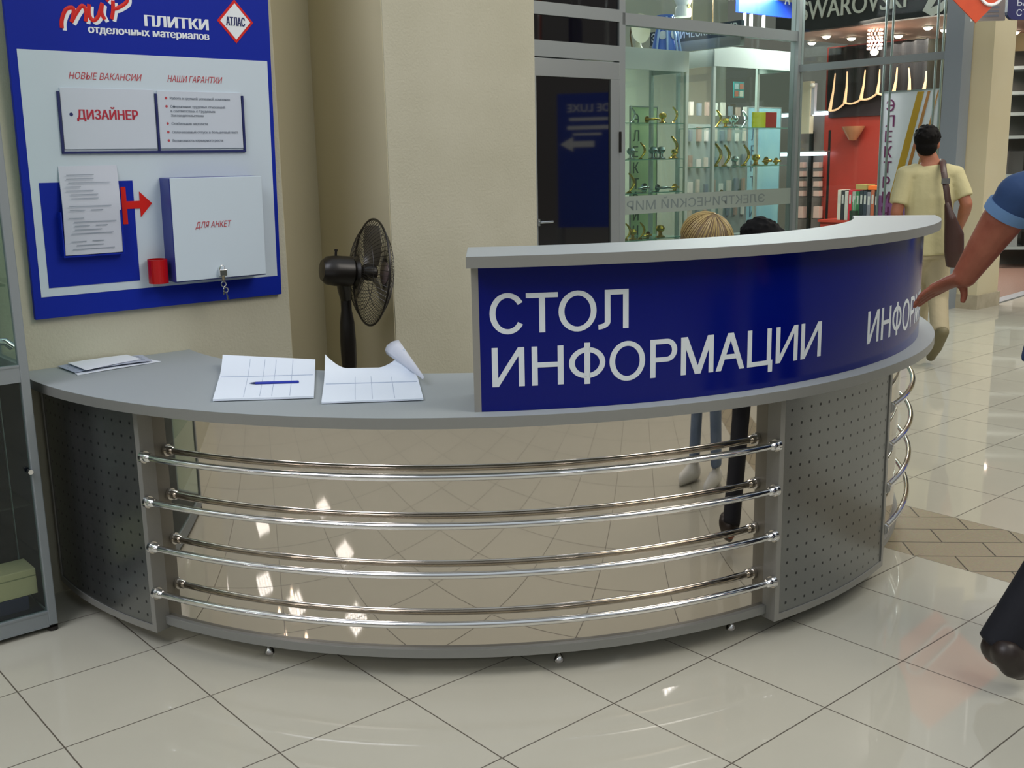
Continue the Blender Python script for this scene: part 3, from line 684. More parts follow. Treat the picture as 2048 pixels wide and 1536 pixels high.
def lever(name, label, cat, frame, x, y, z, m, s=1, flip=1, group=None, up=.0):
    """a door lever handle on its round rose, standing on a shelf"""
    w = frame.world(x, y, z); t = thing(name, label, cat, (w.x, w.y, w.z), frame.ang, group)
    mb = MB(); mb.lathe([(.026 * s, 0), (.026 * s, .006 * s), (.012 * s, .009 * s)], 16, (0, 0, .028 * s + up), Matrix.Rotation(R(90), 3, 'X')); obj('rose', mb, m, t, smooth=True)
    mb = MB(); mb.tube([(0, 0, .028 * s + up), (0, -.04 * s, .028 * s + up), (.015 * s * flip, -.052 * s, .028 * s + up), (.05 * s * flip, -.054 * s, .03 * s + up), (.10 * s * flip, -.05 * s, .024 * s + up)], [.009 * s, .009 * s, .0095 * s, .008 * s, .006 * s], 10); obj('lever', mb, m, t, smooth=True)
    mb = MB(); mb.box(-.022 * s, .022 * s, 0, .03 * s, 0, .004 * s); obj('stand', mb, m, t); return t
def knob_item(name, label, cat, frame, x, y, z, m, s=1, group=None):
    w = frame.world(x, y, z); t = thing(name, label, cat, (w.x, w.y, w.z), frame.ang, group)
    mb = MB(); mb.lathe([(.03 * s, 0), (.03 * s, .006 * s), (.014 * s, .012 * s), (.012 * s, .03 * s)], 18); obj('rose', mb, m, t, smooth=True)
    mb = MB(); mb.lathe([(.012 * s, .03 * s), (.026 * s, .042 * s), (.030 * s, .056 * s), (.022 * s, .072 * s), (.001, .078 * s)], 18); obj('knob', mb, m, t, smooth=True); return t
def pull(name, label, cat, frame, x, y, z, m, s=1, group=None, lean=0):
    """a bow shaped pull handle standing on end"""
    w = frame.world(x, y, z); t = thing(name, label, cat, (w.x, w.y, w.z), frame.ang, group)
    mb = MB(); pts = [(.05 * s * math.sin(math.pi * i / 12) + lean * i / 12, 0, .008 * s + .12 * s * i / 12) for i in range(13)]; mb.tube(pts, [.006 * s + .004 * s * math.sin(math.pi * i / 12) for i in range(13)], 9); obj('bow', mb, m, t, smooth=True)
    mb = MB(); mb.lathe([(.018 * s, 0), (.018 * s, .005 * s), (.008 * s, .012 * s)], 14); obj('rose', mb, m, t, smooth=True); return t
def tapw(label, frame, x, y, z, s=1, group=None):
    w = frame.world(x, y, z); t = thing('mixer_tap', label, 'tap', (w.x, w.y, w.z), frame.ang, group)
    mb = MB(); mb.lathe([(.024 * s, 0), (.024 * s, .006 * s), (.018 * s, .01 * s), (.018 * s, .07 * s), (.022 * s, .08 * s), (.02 * s, .095 * s), (.001, .1 * s)], 18); obj('body', mb, CHROME, t, smooth=True)
    mb = MB(); mb.tube([(0, 0, .05 * s), (.05 * s, -.01 * s, .075 * s), (.1 * s, -.02 * s, .07 * s), (.115 * s, -.023 * s, .055 * s)], .010 * s, 10); obj('spout', mb, CHROME, t, smooth=True)
    mb = MB(); mb.tube([(0, 0, .1 * s), (-.02 * s, -.01 * s, .115 * s), (-.06 * s, -.02 * s, .135 * s)], [.008 * s, .007 * s, .005 * s], 8); obj('handle', mb, CHROME, t, smooth=True)
GL = 'taps and handles in the left cabinet'
zt_ = zm0 + .02
tapw('chrome mixer tap on the middle shelf of the left cabinet, nearest its right post', WALL, XR - .16, -.18, zt_ + .004, 1.3, GL)
tapw('chrome mixer tap on the glass shelf above the middle shelf of the left cabinet', WALL, XR - .17, -.20, zs[0] + .007, 1.1, GL)
knob_item('door_knob', 'chrome door knob on the glass shelf at head height in the left cabinet', 'door knob', WALL, XR - .12, -.2, zs[1] + .007, CHROME, 1.1, GL)
pull('pull_handle', 'chrome bow handle standing on the low glass shelf of the left cabinet', 'door handle', WALL, XR - .24, -.19, .427, CHROME, 1.6, GL)
lever('lever_handle', 'bent steel lever on the low glass shelf of the left edge cabinet', 'door handle', WALL, XR - .13, -.17, .427, STEEL, 1.1, -1, GL)
w_ = WALL.world(XR - .235, -.20, zr1 + .05)
blk = thing('display_block', 'dark navy block on the floor of the left cabinet under the carton', 'block', WALL.world(XR - .235, -.20, zr1 + .0008), ANG_B)
mb = MB(); mb.box(-.19, .17, -.06, .06, 0, .048); obj('block', mb, mat('navy_cloth', '151a3f', .9), blk, bevel=.003)
bx_ = thing('cardboard_box', 'long cream carton lying low in the left cabinet on a dark block', 'box', w_, ANG_B)
mb = MB(); mb.box(-.2, .2, -.06, .06, 0, .085); obj('carton', mb, mat('cream_card', 'c8b48c', .7), bx_, bevel=.002)
mb = MB(); mb.box(-.2, .2, -.0605, -.06, .060, .064); obj('lid_seam', mb, mat('card_seam', '8c8460', .8), bx_)
mb = MB()
for i in range(13): pass
rings = []
for i in range(15):
    z = wz(6, 452)[1] - i / 14 * (wz(6, 452)[1] - wz(6, 588)[1]); rings.append([WALL.world(XR - .155 + .07 * math.cos(a) * (1 + .12 * math.sin(i * .9)), -.10 + .03 * math.sin(a) * (1 + .3 * math.sin(3 * a)), z) for a in [2 * math.pi * k / 20 for k in range(20)]])
mb.loft(rings); tag(obj('folded_cloth', mb, mat('navy_cloth', '151a3f', .9), None, smooth=True), 'dark blue velvet display cloth hanging behind the glass of the left cabinet', 'cloth')

# ================================================================ GLAZED SHOP FRONT, DOOR SIDE (SB) AND POSTER SIDE (SA)
XD = SB.at(1240, 200)[0]                              # post between door and glass
HT = 3.35
zt0, zt1 = 2.60, 2.70                                 # transom bar
s1 = setting('window_1', (Q0.x, Q0.y, 0), ANG_B)
def part(root, name, m, *boxes, bevel=0, label=None):
    mb = MB()
    for b in boxes: mb.box(*b)
    o = obj(name, mb, m, root, bevel=bevel)
    if label: o['label'] = label
    return o
part(s1, 'corner_post', ALU_D, (-.055, .04, -.04, .055, 0, HT)); part(s1, 'post', ALU_D, (XD - .04, XD + .035, -.03, .04, 0, HT))
part(s1, 'transom', ALU_D, (XD, 0, -.03, .04, zt0, zt1)); part(s1, 'bottom_rail', ALU_D, (XD, 0, -.03, .04, 0, .12))
part(s1, 'glass_pane', GLASSG, (XD + .035, -.055, -.004, .004, .12, zt0)); part(s1, 'glass_pane', GLASSG, (XD + .035, -.055, -.004, .004, zt1, HT))
zf0, zf1 = SB.at(1420, 418)[1], SB.at(1420, 384)[1]
part(s1, 'frosted_band', mat('frost_band', '8e9a94', .35), (XD + .04, -.06, -.0075, -.0045, zf0, zf1))
# mirrored marks on the band, as read from outside
o = text('band_lettering', 'ЭЛЕКТРИЧЕСКИЙ МИР', mat('band_print', '6d7a7c', .5), s1, XD + .45, zf0 + .035, 2.05, .085, -.0078)
for v in o.data.vertices: v.co.x = XD - v.co.x + (-.06)
o.data.flip_normals()
# door leaf and frame
XDL = XD - 1.12
dz1 = SB.at(1150, 118)[1]; dz0 = SB.at(1150, 98)[1]
d1 = setting('door_1', (Q0.x, Q0.y, 0), ANG_B)
part(d1, 'door_frame', ALU_D, (XDL - .12, XD - .04, -.03, .04, dz1, 2.42), (XDL - .12, XD - .04, -.03, .04, zt0 + .02, zt1 + .02), (XDL - .12, XDL - .03, -.03, .04, 0, HT))
part(d1, 'door_leaf', ALU, (XDL, XD - .055, -.045, .0, dz1 - .155, dz1 - .012), (XDL, XD - .055, -.045, 0, .02, .2), (XD - .16, XD - .055, -.045, 0, .2, dz1 - .155), (XDL, XDL + .09, -.045, 0, .2, dz1 - .155), bevel=.003)
part(d1, 'door_glass', DARKGL, (XDL + .09, XD - .16, -.028, -.02, .2, dz1 - .155)); part(d1, 'fanlight', DARKGL, (XDL - .03, XD - .04, -.01, 0, 2.42, zt0 + .02)); part(d1, 'fanlight', DARKGL, (XDL - .03, XD - .04, -.01, 0, zt1 + .02, HT))
hz = SB.at(1150, 285)[1]; part(d1, 'hinge', BLACKP, (XD - .058, XD - .044, -.062, -.045, hz - .09, hz + .09))
hx, hz = SB.at(1092, 443); mb = MB(); mb.tube([(hx - .14, -.085, hz), (hx, -.085, hz)], .011, 10); mb.tube([(hx - .13, -.085, hz), (hx - .13, -.04, hz)], .011, 10); mb.tube([(hx - .13, -.046, hz - .03), (hx - .13, -.046, hz + .03)], .02, 8); obj('door_handle', mb, STEEL, d1, smooth=True)
mb = MB(); mb.box(XDL - .3, XD + .02, .5, .55, 0, HT); mb.box(XDL - .3, XDL - .25, .05, .5, 0, HT); struct('wall_shop', mb, mat('dark_partition', '2a2724', .8), (Q0.x, Q0.y, 0), ANG_B)
# side A: pillar side glazing
LA = SA.at(1884, 300)[0]; LC = SA.at(1919, 300)[0]
s2 = setting('window_2', (Q0.x, Q0.y, 0), ANG_A)
za = SA.at(1745, 124)[1]
part(s2, 'transom', ALU_D, (.04, LA, -.03, .03, za - .035, za + .035)); part(s2, 'bottom_rail', ALU_D, (.04, LA, -.03, .03, 0, .12))
part(s2, 'glass_pane', GLASSG, (.04, LA, -.004, .004, .12, za - .035)); part(s2, 'glass_pane', GLASSG, (.04, LA, -.004, .004, za + .035, HT))
for px in (1770, 1784, 1873, 1886):
    x = SA.at(px, 100, .35)[0]; mb = MB(); mb.tube([(x, .35, 0), (x, .35, HT)], .012, 8); obj('glazing_rod', mb, ALU_D, s2, smooth=True)
# metal clad column and the painted pillar
s3 = setting('trim_2', (Q0.x, Q0.y, 0), ANG_A); part(s3, 'metal_column', mat('blue_grey_metal', '8b959e', .4, .2), (LA, LC, -.06, .12, 0, HT))
PC = onz(1951, 619, 0)
mb = MB(); mb.box(-.34, 0, 0, .42, 0, HT); struct('wall_right', mb, PILLAR, (PC.x, PC.y, 0), ANG_A)
mb = MB(); mb.box(-.36, .018, -.018, .44, 0, .135); struct('baseboard_right', mb, STONE, (PC.x, PC.y, 0), ANG_A)

# ---------------------------------------------------------------- shelves and goods inside the glazed shop
def vitrine(label, xa, xb, ya, yb, ztop, shelves, zlow=.1):
    t = thing('shop_display_case', label, 'display case', (Q0.x, Q0.y, 0), ANG_B, 'glass display cases in the shop')
    for x in (xa, xb - .03):
        for y in (ya, yb - .03): mb = MB(); mb.box(x - .004, x + .036, y, y + .03, 0, ztop); obj('post', mb, mat('case_post', 'c0c6c4', .4, .2), t)
    mb = MB(); mb.box(xa, xb, ya, yb, ztop - .02, ztop); mb.box(xa, xb, ya - .004, ya + .02, ztop - .20, ztop); mb.box(xa - .004, xa + .02, ya, yb, ztop - .20, ztop); mb.box(xb - .02, xb + .004, ya, yb, ztop - .20, ztop); obj('header', mb, mat('case_header', 'b9c0be', .4), t)
    mb = MB(); mb.box(xa, xb, ya, yb, zlow, zlow + .5); obj('plinth', mb, mat('case_plinth', '8f9693', .5), t)
    for z in shelves: mb = MB(); mb.box(xa + .02, xb - .02, ya + .02, yb - .02, z, z + .008); obj('glass_shelf', mb, mat('shelf_glass', '7fa79c', .1), t)
    mb = MB(); mb.box(xa + .03, xb - .03, ya + .008, ya + .012, zlow + .5, ztop - .2); obj('glass_front', mb, GLASSG, t)
    return t
Y1, Y2 = .55, .50
xa1, xb1 = SB.at(1236, 300, Y1)[0], SB.at(1375, 300, Y1)[0]
zt1_ = SB.at(1300, 97, Y1)[1]; shA = [SB.at(1300, p, Y1 + .1)[1] for p in (248, 320, 386, 478)]
vitrine('left glass display case in the shop, brass handles on its shelves', xa1, xb1, Y1, Y1 + .5, zt1_, shA)
xa2, xb2 = SB.at(1425, 300, Y2)[0], SB.at(1584, 300, Y2)[0]
zt2_ = SB.at(1500, 97, Y2)[1]; shB = [SB.at(1500, p, Y2 + .1)[1] for p in (257, 333, 392, 478)]
vitrine('right glass display case in the shop, a yellow and a red card standing in it', xa2, xb2, Y2, Y2 + .5, zt2_, shB)
# goods: (px, shelf, kind, colour)
GI = 'handles on display in the shop'
goods = [(1262, 0, 'pull', STEEL, 1.0, 'silver bow handle at the left end of the top shelf in the left case'), (1293, 0, 'lever', GOLD, 1.1, 'brass lever handle, left of two, on the top shelf of the left case'), (1325, 0, 'knob', GOLD, 1.2, 'brass door knob on the top shelf of the left case'), (1345, 0, 'pull', GOLD, 1.1, 'brass bow handle at the right end of the top shelf in the left case'),
         (1262, 1, 'knob', STEEL, 1.3, 'silver knob at the left end of the second shelf in the left case'), (1281, 1, 'pull', GOLD, 1.1, 'thin brass ring handle on the second shelf of the left case'), (1306, 1, 'knob', STEEL, 1.4, 'first silver knob before the dark plates on the second shelf, left case'), (1322, 1, 'knob', STEEL, 1.4, 'second silver knob beside it on the second shelf of the left case'), (1343, 1, 'pull', GOLD, 1.5, 'large brass bow handle on the second shelf of the left case'), (1366, 1, 'knob', GOLD, 1.1, 'brass door knob at the right end of the second shelf, left case'),
         (1258, 2, 'pull', GOLD, 1.3, 'brass bow handle at the left end of the third shelf in the left case'), (1288, 2, 'lever', CHROME, 1.5, 'bright chrome lever handle in the middle of the third shelf, left case'), (1315, 2, 'lever', STEEL, 1.2, 'dull steel lever handle on the third shelf of the left case'), (1362, 2, 'lever', GOLD, 1.2, 'brass lever at the right end of the third shelf in the left case'),
         (1252, 3, 'pull', GOLD, 1.1, 'brass bow handle on the low shelf of the left case, farthest left'), (1266, 3, 'knob', GOLD, 1.2, 'brass knob on the low shelf of the left case'), (1281, 3, 'pull', GOLD, 1.1, 'second brass bow handle from the left on the low shelf, left case'), (1296, 3, 'lever', GOLD, 1.1, 'brass lever handle in the middle of the low shelf, left case'), (1322, 3, 'knob', GOLD, 1.4, 'round brass knob at the right of the low shelf in the left case'),
         (1432, 0, 'pull', GOLD, 1.2, 'brass bow handle at the left end of the top shelf, right case'), (1450, 0, 'knob', GOLD, 1.1, 'brass knob beside the bow handle on the top shelf, right case'), (1466, 0, 'knob', STEEL, 1.5, 'silver knob in the middle of the top shelf, right case'), (1484, 0, 'pull', STEEL, 1.2, 'silver bow handle next to the yellow card in the right case'),
         (1431, 1, 'pull', GOLD, 1.6, 'tall brass bow handle at the left end of the second shelf, right case'), (1449, 1, 'pull', GOLD, 1.5, 'leaning brass bow handle second from the left, second shelf, right case'), (1470, 1, 'knob', STEEL, 1.2, 'small silver knob on the second shelf of the right case'), (1488, 1, 'pull', GOLD, 1.5, 'brass ring handle in the middle of the second shelf, right case'), (1512, 1, 'knob', GOLD, 1.4, 'brass knob on the second shelf of the right case'), (1532, 1, 'lever', GOLD, 1.5, 'brass lever handle on the second shelf of the right case'), (1552, 1, 'lever', GOLD, 1.3, 'brass lever at the right end of the second shelf, right case'),
         (1444, 2, 'lever', GOLD, 1.2, 'brass lever handle on the third shelf of the right case'), (1480, 2, 'lever', STEEL, 1.2, 'steel lever handle on the third shelf of the right case')]
for px, shf, kind, m, s_, lab in goods:
    s_ *= 1.15; left = px < 1380; yy = (Y1 if left else Y2) + .12; z = (shA if left else shB)[shf] + .009; x = SB.at(px, 300, yy)[0]
    x = min(max(x, (xa1 if left else xa2) + .06), (xb1 if left else xb2) - .06)
    if kind == 'pull': pull('pull_handle', lab, 'door handle', SB, x, yy, z, m, s_, GI)
    elif kind == 'lever': lever('lever_handle', lab, 'door handle', SB, x, yy, z, m, s_, 1 if px % 2 else -1, GI)
    else: knob_item('door_knob', lab, 'door knob', SB, x, yy, z, m, s_, GI)
for pa, pb_, py, col, lab in ((1507, 1531, 224, 'c9b820', 'bright yellow card standing on the top shelf of the right case'), (1532, 1553, 224, 'b02424', 'red card standing next to the yellow card in the right case')):
    yy = Y2 + .1; a, zt = SB.at(pa, py, yy); b, zb = SB.at(pb_, 258, yy); mb = MB(); mb.box(a, b, yy, yy + .02, shB[0] + .009, zt); tag(obj('colour_card', mb, mat('card_' + col, col, .4), None, bevel=.002, loc=(Q0.x, Q0.y, 0), rotz=ANG_B), lab, 'card', 'colour cards in the right case')
# vertical banners behind the cases: letters one below the other
def banner(label, frame, px0, px1, py0, py1, off, m, letters, tm, side=.22, first=None, z0=None, gap=None, cap=None, extra=None):
    a, z1 = frame.at(px0, py0, off); b, _ = frame.at(px1, py0, off); zz = frame.at(px0, py1, off)[1] if z0 is None else z0
    w = frame.world(0, off, 0); t = thing('advertising_banner', label, 'banner', w, frame.ang, 'vertical lettered banners')
    mb = MB(); mb.box(a, b, 0, .012, zz, z1); obj('panel', mb, m, t)
    mb = MB(); mb.box(a - .01, a, -.004, .016, zz, z1); mb.box(b, b + .01, -.004, .016, zz, z1); mb.box(a - .01, b + .01, -.004, .016, z1, z1 + .012); obj('frame', mb, ALU, t)
    if extra: extra(t, a, b, zz, z1)
    cap = cap or .1; gap = gap or cap * 1.5; z = first if first is not None else z1 - cap * 1.6
    for ch in letters:
        if z < zz + .02: break
        k = {'Ч': .75, 'И': .8, 'Е': .7, 'Э': .78, 'Л': .85, 'К': .78, 'Т': .8, 'Р': .72, 'С': .8, 'Й': .8, 'М': .95}.get(ch, .8)
        text('lettering', ch, tm, t, a + (b - a) * side, z, cap * k, cap, -.001, .02); z -= gap
    return t
LETT = 'ЭЛЕКТРИЧЕСКИЙ'
YB = 1.25
banner('pale green banner with dark vertical letters behind the left glass case', SB, 1262, 1314, 214, 560, YB, mat('banner_green', 'a9c49c', .6, var=(2, 'c2d3a6', 0, 1)), LETT + ' МИР', mat('banner_dark', '36504a', .6), .08, cap=.115, gap=.168, z0=.35)
banner('light blue banner with dark vertical letters behind the right glass case', SB, 1497, 1562, 215, 560, YB, mat('banner_blue', '7fb0c6', .6, var=(2, '9cc6d0', 0, 1)), LETT + ' МИР', mat('banner_navy', '3d5f74', .6), .10, cap=.125, gap=.18, z0=.35)
def stripes(t, a, b, z0, z1):
    w = b - a; k = 0
    for u0, du, col in ((.62, .12, 'c8962a'), (.80, .05, 'c07a3a'), (.98, .04, 'c88a4a')):
        k += 1; mb = MB(); h = 1.05
        mb.prism([(a + w * min(u0, 1.0) - (0), z1 - .01), (a + w * min(u0 + du, 1), z1 - .01), (a + w * (u0 + du - .40), z1 - h), (a + w * (u0 - .42), z1 - h)], -.0012 - .0004 * k, -.0002); obj('painted_stripe', mb, mat('stripe_' + col, col, .5), t)
    mb = MB(); mb.box(a, b, -.0004, 0, z0, z1 - 1.02); obj('violet_field', mb, mat('violet_print', 'a54f98', .5, var=(2.2, 'a883b4', 0, 1)), t)
banner('violet and white banner with purple vertical letters beside the metal column', SA, 1768, 1878, 186, 600, .42, mat('banner_white', 'e6dfee', .5), LETT + ' МИР', mat('banner_purple', '7b2a62', .5), .06, cap=.115, gap=.152, z0=.45, extra=stripes)
# back and side walls of the shop, its beige upper part
mb = MB(); mb.box(-3.4, 2.9, 3.2, 3.3, 0, 3.9); struct('wall_far', mb, mat('shop_wall', '9aa294', .8), (Q0.x, Q0.y, 0), ANG_B)
# hardware hanging at the back, seen through the cases: small packs on a board
pb = thing('pegboard', 'grey pegboard with rows of packed goods behind the glass cases', 'pegboard', SB.world(0, 1.7, 0), ANG_B)
pga, pgb = SB.at(1372, 300, 1.7)[0], SB.at(1500, 300, 1.7)[0]
mb = MB(); mb.box(pga, pgb, 0, .03, .3, 1.85); obj('board', mb, mat('pegboard_grey', '7f8d8a', .7), pb)
random.seed(11)
for i in range(8):
    for j in range(5):
        x = pga + .03 + i * (pgb - pga - .05) / 8; z = .75 + j * .3; w = random.uniform(.045, .07); h = random.uniform(.09, .17)
        mb = MB(); mb.box(x, x + w, -.03, -.001, z, z + h); mb.box(x + w * .3, x + w * .7, -.031, -.03, z + h * .55, z + h * .85); obj('pack', mb, mat('pack_%d' % ((i * 3 + j) % 4), ('b9b3a8', 'c8c6bf', '97857a', '6c7880')[(i * 3 + j) % 4], .5), pb)
tl, zp = SB.at(1468, 163, YB - .1); a_, z_ = SB.at(1488, 196, YB - .1)
sg = thing('small_poster', 'small turquoise poster with coloured squares above the right glass case shelf', 'poster', SB.world(0, YB - .1, 0), ANG_B)
mb = MB(); mb.box(tl, a_, 0, .008, z_, zp); obj('sheet', mb, mat('turquoise_print', '2f8f8f', .5), sg)
for i, c in enumerate(('c06a50', 'd8d8cc', 'b0c8d0', 'c87860')):
    x = tl + .015 + (i % 2) * (a_ - tl) * .48; z = z_ + .015 + (i // 2) * (zp - z_) * .46; mb = MB(); mb.box(x, x + (a_ - tl) * .36, -.002, 0, z, z + (zp - z_) * .34); obj('picture', mb, mat('pic_' + c, c, .5), sg)
# lamps and vases on top of the cases
def at_b(px, py, off): x, z = SB.at(px, py, off); return SB.world(x, off, z)
w_ = at_b(1277, 94, Y1 + .22); w_.z = zt1_ + .001
pl = thing('ceramic_lamp', 'cream ceramic table lamp with a round plate shade on the left case', 'lamp', w_, ANG_B, 'lamps on top of the display cases')
CER = mat('cream_ceramic', 'c9c8b0', .25, coat=.5)
mb = MB(); mb.lathe([(.055, 0), (.05, .02), (.03, .05), (.03, .09)], 20); obj('foot', mb, CER, pl, smooth=True)
mb = MB(); mb.lathe([(.001, -.02), (.09, -.012), (.135, .004), (.14, .012), (.08, .006), (.001, .002)], 28, (0, -.02, .21), Matrix.Rotation(R(90), 3, 'X')); obj('plate', mb, CER, pl, smooth=True)
mb = MB(); mb.tube([(-.09, 0, .02), (-.12, 0, .14), (-.08, 0, .30)], .008, 8); obj('arm', mb, mat('dull_bronze', '6d5b3c', .4, .6), pl, smooth=True)
w_ = at_b(1330, 94, Y1 + .22); w_.z = zt1_ + .001
bl = thing('blue_lamp', 'bright blue glass lantern with pale oval windows on top of the left case', 'lamp', w_, ANG_B, 'lamps on top of the display cases')
BLG = mat('blue_enamel', '3d6fd0', .3, coat=.4)
mb = MB(); mb.lathe([(.15, 0), (.13, .06), (.10, .2), (.07, .32), (.09, .36)], 24); obj('body', mb, BLG, bl, smooth=True)
for a in (-150, -90, -30):
    mb = MB(); t = R(a); mb.lathe([(.042, 0), (.042, .01), (.001, .014)], 18, (.108 * math.cos(t), .108 * math.sin(t), .16), Matrix.Rotation(t + R(90), 3, 'Z') @ Matrix.Rotation(R(80), 3, 'X')); obj('oval_window', mb, mat('milk_glass', 'cfd8e4', .3), bl, smooth=True)
for k in range(5):
    t = R(-170 + 40 * k); mb = MB(); mb.tube([(.16 * math.cos(t), .16 * math.sin(t), 0), (.13 * math.cos(t), .13 * math.sin(t), .16), (.08 * math.cos(t), .08 * math.sin(t), .34)], .012, 8); obj('rib', mb, mat('pale_blue', '8fb0e0', .3), bl, smooth=True)
for px, s_, lab in ((1383, 1.0, 'pale trumpet glass lampshade between the blue lantern and the dark fascia'), (1425, 1.25, 'large pale fan shaped lampshade in front of the dark fascia')):
    w_ = at_b(px, 70, 1.0); xx = thing('glass_lampshade', lab, 'lampshade', w_, ANG_B, 'lamps on top of the display cases')
    mb = MB(); mb.lathe([(.015, -.12 * s_), (.03, -.08 * s_), (.075, 0), (.12 * s_, .05 * s_), (.125 * s_, .055 * s_), (.07, .0)], 24); obj('shade', mb, mat('frosted_glass', 'b9c2bd', .3), xx, smooth=True)
    mb = MB(); mb.tube([(0, 0, -.12 * s_), (0, 0, -.2), (.05, .1, -.3), (.05, .1, zt1_ - w_.z)] if False else [(0, 0, -.12 * s_), (0, 0, .45)], .006, 6); obj('stem', mb, mat('dull_bronze', '6d5b3c', .4, .6), xx, smooth=True)
w_ = at_b(1366, 32, 1.0)
vs_ = thing('hanging_vase_lamp', 'white vase shaped ceramic pendant with a flower motif near the top edge', 'lamp', w_, ANG_B, 'lamps on top of the display cases')
mb = MB(); mb.lathe([(.085, -.01), (.085, .06), (.07, .10), (.10, .17), (.125, .19)], 24); obj('vase', mb, mat('white_ceramic', 'dfe2dc', .25), vs_, smooth=True)
mb = MB()
for k in range(5): mb.ball((.012 * math.cos(k * 1.26), -.078, .09 + .016 * math.sin(k * 1.26)), (.011, .004, .011), 6)
mb.box(-.003, .003, -.085, -.08, .03, .08); obj('flower', mb, mat('flower_yellow', 'b9a83a', .5), vs_)
mb = MB(); mb.tube([(0, 0, .15), (0, 0, .5)], .006, 6); obj('stem', mb, mat('dull_bronze', '6d5b3c', .4, .6), vs_)
# fascia board reading ...ИЧЕСКИЙ МИР, seen through the glass (it runs along direction A)
FQ = SB.world(-.9, 1.55, 0); FE = Frame((FQ.x, FQ.y), ANG_A)
x_a, z_a = FE.at(1300, 97); x_b, z_b = FE.at(1482, 69); z_c = FE.at(1482, 44)[1]
fs = thing('shop_fascia', 'dark fascia with white capital letters seen above the glass display cases', 'shop sign', (FQ.x, FQ.y, 0), ANG_A)
mb = MB(); mb.box(x_a, x_b, 0, .05, z_b, z_c + .02); obj('board', mb, mat('fascia_dark', '27384a', .4), fs)
mb = MB(); mb.box(x_a, x_b, -.01, .06, z_b - .10, z_b); obj('lower_strip', mb, ALU, fs)
text('lettering', 'ЭЛЕКТРИЧЕСКИЙ МИР', WHITETXT, fs, x_b - (x_b - x_a) * 1.0 + .02, z_b + .035, (x_b - x_a) * .97 - .03, (z_c - z_b) * .72, -.001, .02)
# bright blue hanging panel behind the upper glass
a_, z1_ = SB.at(1478, -4, .8); b_, _ = SB.at(1586, 0, .8); z0_ = SB.at(1530, 30, .8)[1]
hp = thing('hanging_sign', 'bright blue hanging panel with a white letter behind the upper glass', 'sign', SB.world(0, .8, 0), ANG_B)
mb = MB(); mb.box(a_, b_, 0, .04, z0_, z0_ + .17); obj('panel', mb, mat('bright_blue', '0f3fc0', .4), hp)
mb = MB(); mb.box(a_ - .015, b_, .005, .035, z0_ + .17, z0_ + .5); obj('upper_panel', mb, mat('sign_grey', 'a3a294', .5), hp)
text('lettering', 'А', WHITETXT, hp, b_ - .16, z0_ + .14, .1, .12, -.001, .02)
for px in (1492, 1505, 1530): a_, z_ = SB.at(px, 45, .8); mb = MB(); mb.tube([(a_, .02, z0_), (a_, .02, z0_ - .18)], .018, 8); obj('hanging_tube', mb, mat('white_ceramic', 'dfe2dc', .25), hp)
# ---------------------------------------------------------------- shops farther back (through the A side glass)
FO = SA.world(0, 2.4, 0); SW = Frame((FO.x, FO.y), ANG_A)
xl, zl = SW.at(1590, 60); xr, zr_ = SW.at(1893, 33); zb0 = (zl + zr_) / 2
sw = thing('jewellery_shop_sign', 'black shop fascia with large silver letters above the lit shop ceiling', 'shop sign', (FO.x, FO.y, 0), ANG_A)
mb = MB(); mb.box(xl - .3, xr + .9, 0, .12, zb0, zb0 + .75); obj('board', mb, BLACK, sw)
xw0 = SW.at(1603, 30)[0]; xw1 = SW.at(1814, 10)[0]; capw = SW.at(1610, -2)[1] - SW.at(1610, 37)[1]
zw0 = (SW.at(1610, 37)[1] + SW.at(1805, 19)[1]) / 2
SERIF = mat('silver_letters', 'c4c2b8', .45, .1)
text('lettering', 'SWAROVSKI', SERIF, sw, xw0, zw0, xw1 - xw0, capw, -.012, -.012, thick=.012)
# swan emblem after the letters: a curved neck and a body
x_s, z_s = SW.at(1862, 22); mb = MB()
mb.tube([(x_s + .10, -.01, z_s + .26), (x_s + .04, -.01, z_s + .24), (x_s + .06, -.01, z_s + .16), (x_s + .0, -.01, z_s + .10), (x_s - .05, -.01, z_s + .02), (x_s + .02, -.01, z_s - .01), (x_s + .12, -.01, z_s + .02), (x_s + .2, -.01, z_s + .12)], [(.004, .01), (.004, .018), (.004, .03), (.004, .045), (.004, .05), (.004, .05), (.004, .045), (.004, .01)], 8, up=(0, 1, 0)); obj('swan_emblem', mb, SERIF, sw, smooth=True)
mb = MB(); mb.box(xl - .6, xr + 3.0, .12, 3.0, zb0 + .02, zb0 + .06); o = struct('ceiling', mb, mat('shop_ceiling', 'c0a59a', .7), (FO.x, FO.y, 0), ANG_A)
mb = MB(); mb.box(xl - .6, xr + 3.4, 3.0, 3.1, 0, zb0 + .1); struct('wall_jewellery', mb, mat('olive_wall', '8f8a6c', .8), (FO.x, FO.y, 0), ANG_A)
GLOW = mat('halogen_glow', 'fff0e0', .5, emit=('ffe3cc', 26)); TRIMW = mat('white_trim', 'cfc8c0', .4)
CEILZ = zb0 + .02
spots = [(1624, 83), (1653, 70), (1703, 74), (1719, 92), (1797, 69), (1793, 90), (1856, 52), (1843, 76), (1834, 98), (1890, 57), (2030, 62), (2026, 84), (1680, 100)]
WORDS = ['first from the glass corner', 'second from the glass corner', 'left of the crystal pendant', 'low, beneath the crystal pendant', 'upper one right of the crystal pendant', 'lower one right of the pendant', 'biggest and nearest the fascia', 'between the two glazing rods at right', 'lowest, before the black drape', 'beside the metal column', 'upper one right of the painted pillar', 'lower one right of the painted pillar', 'small dim one above the red wall panel']
first = None
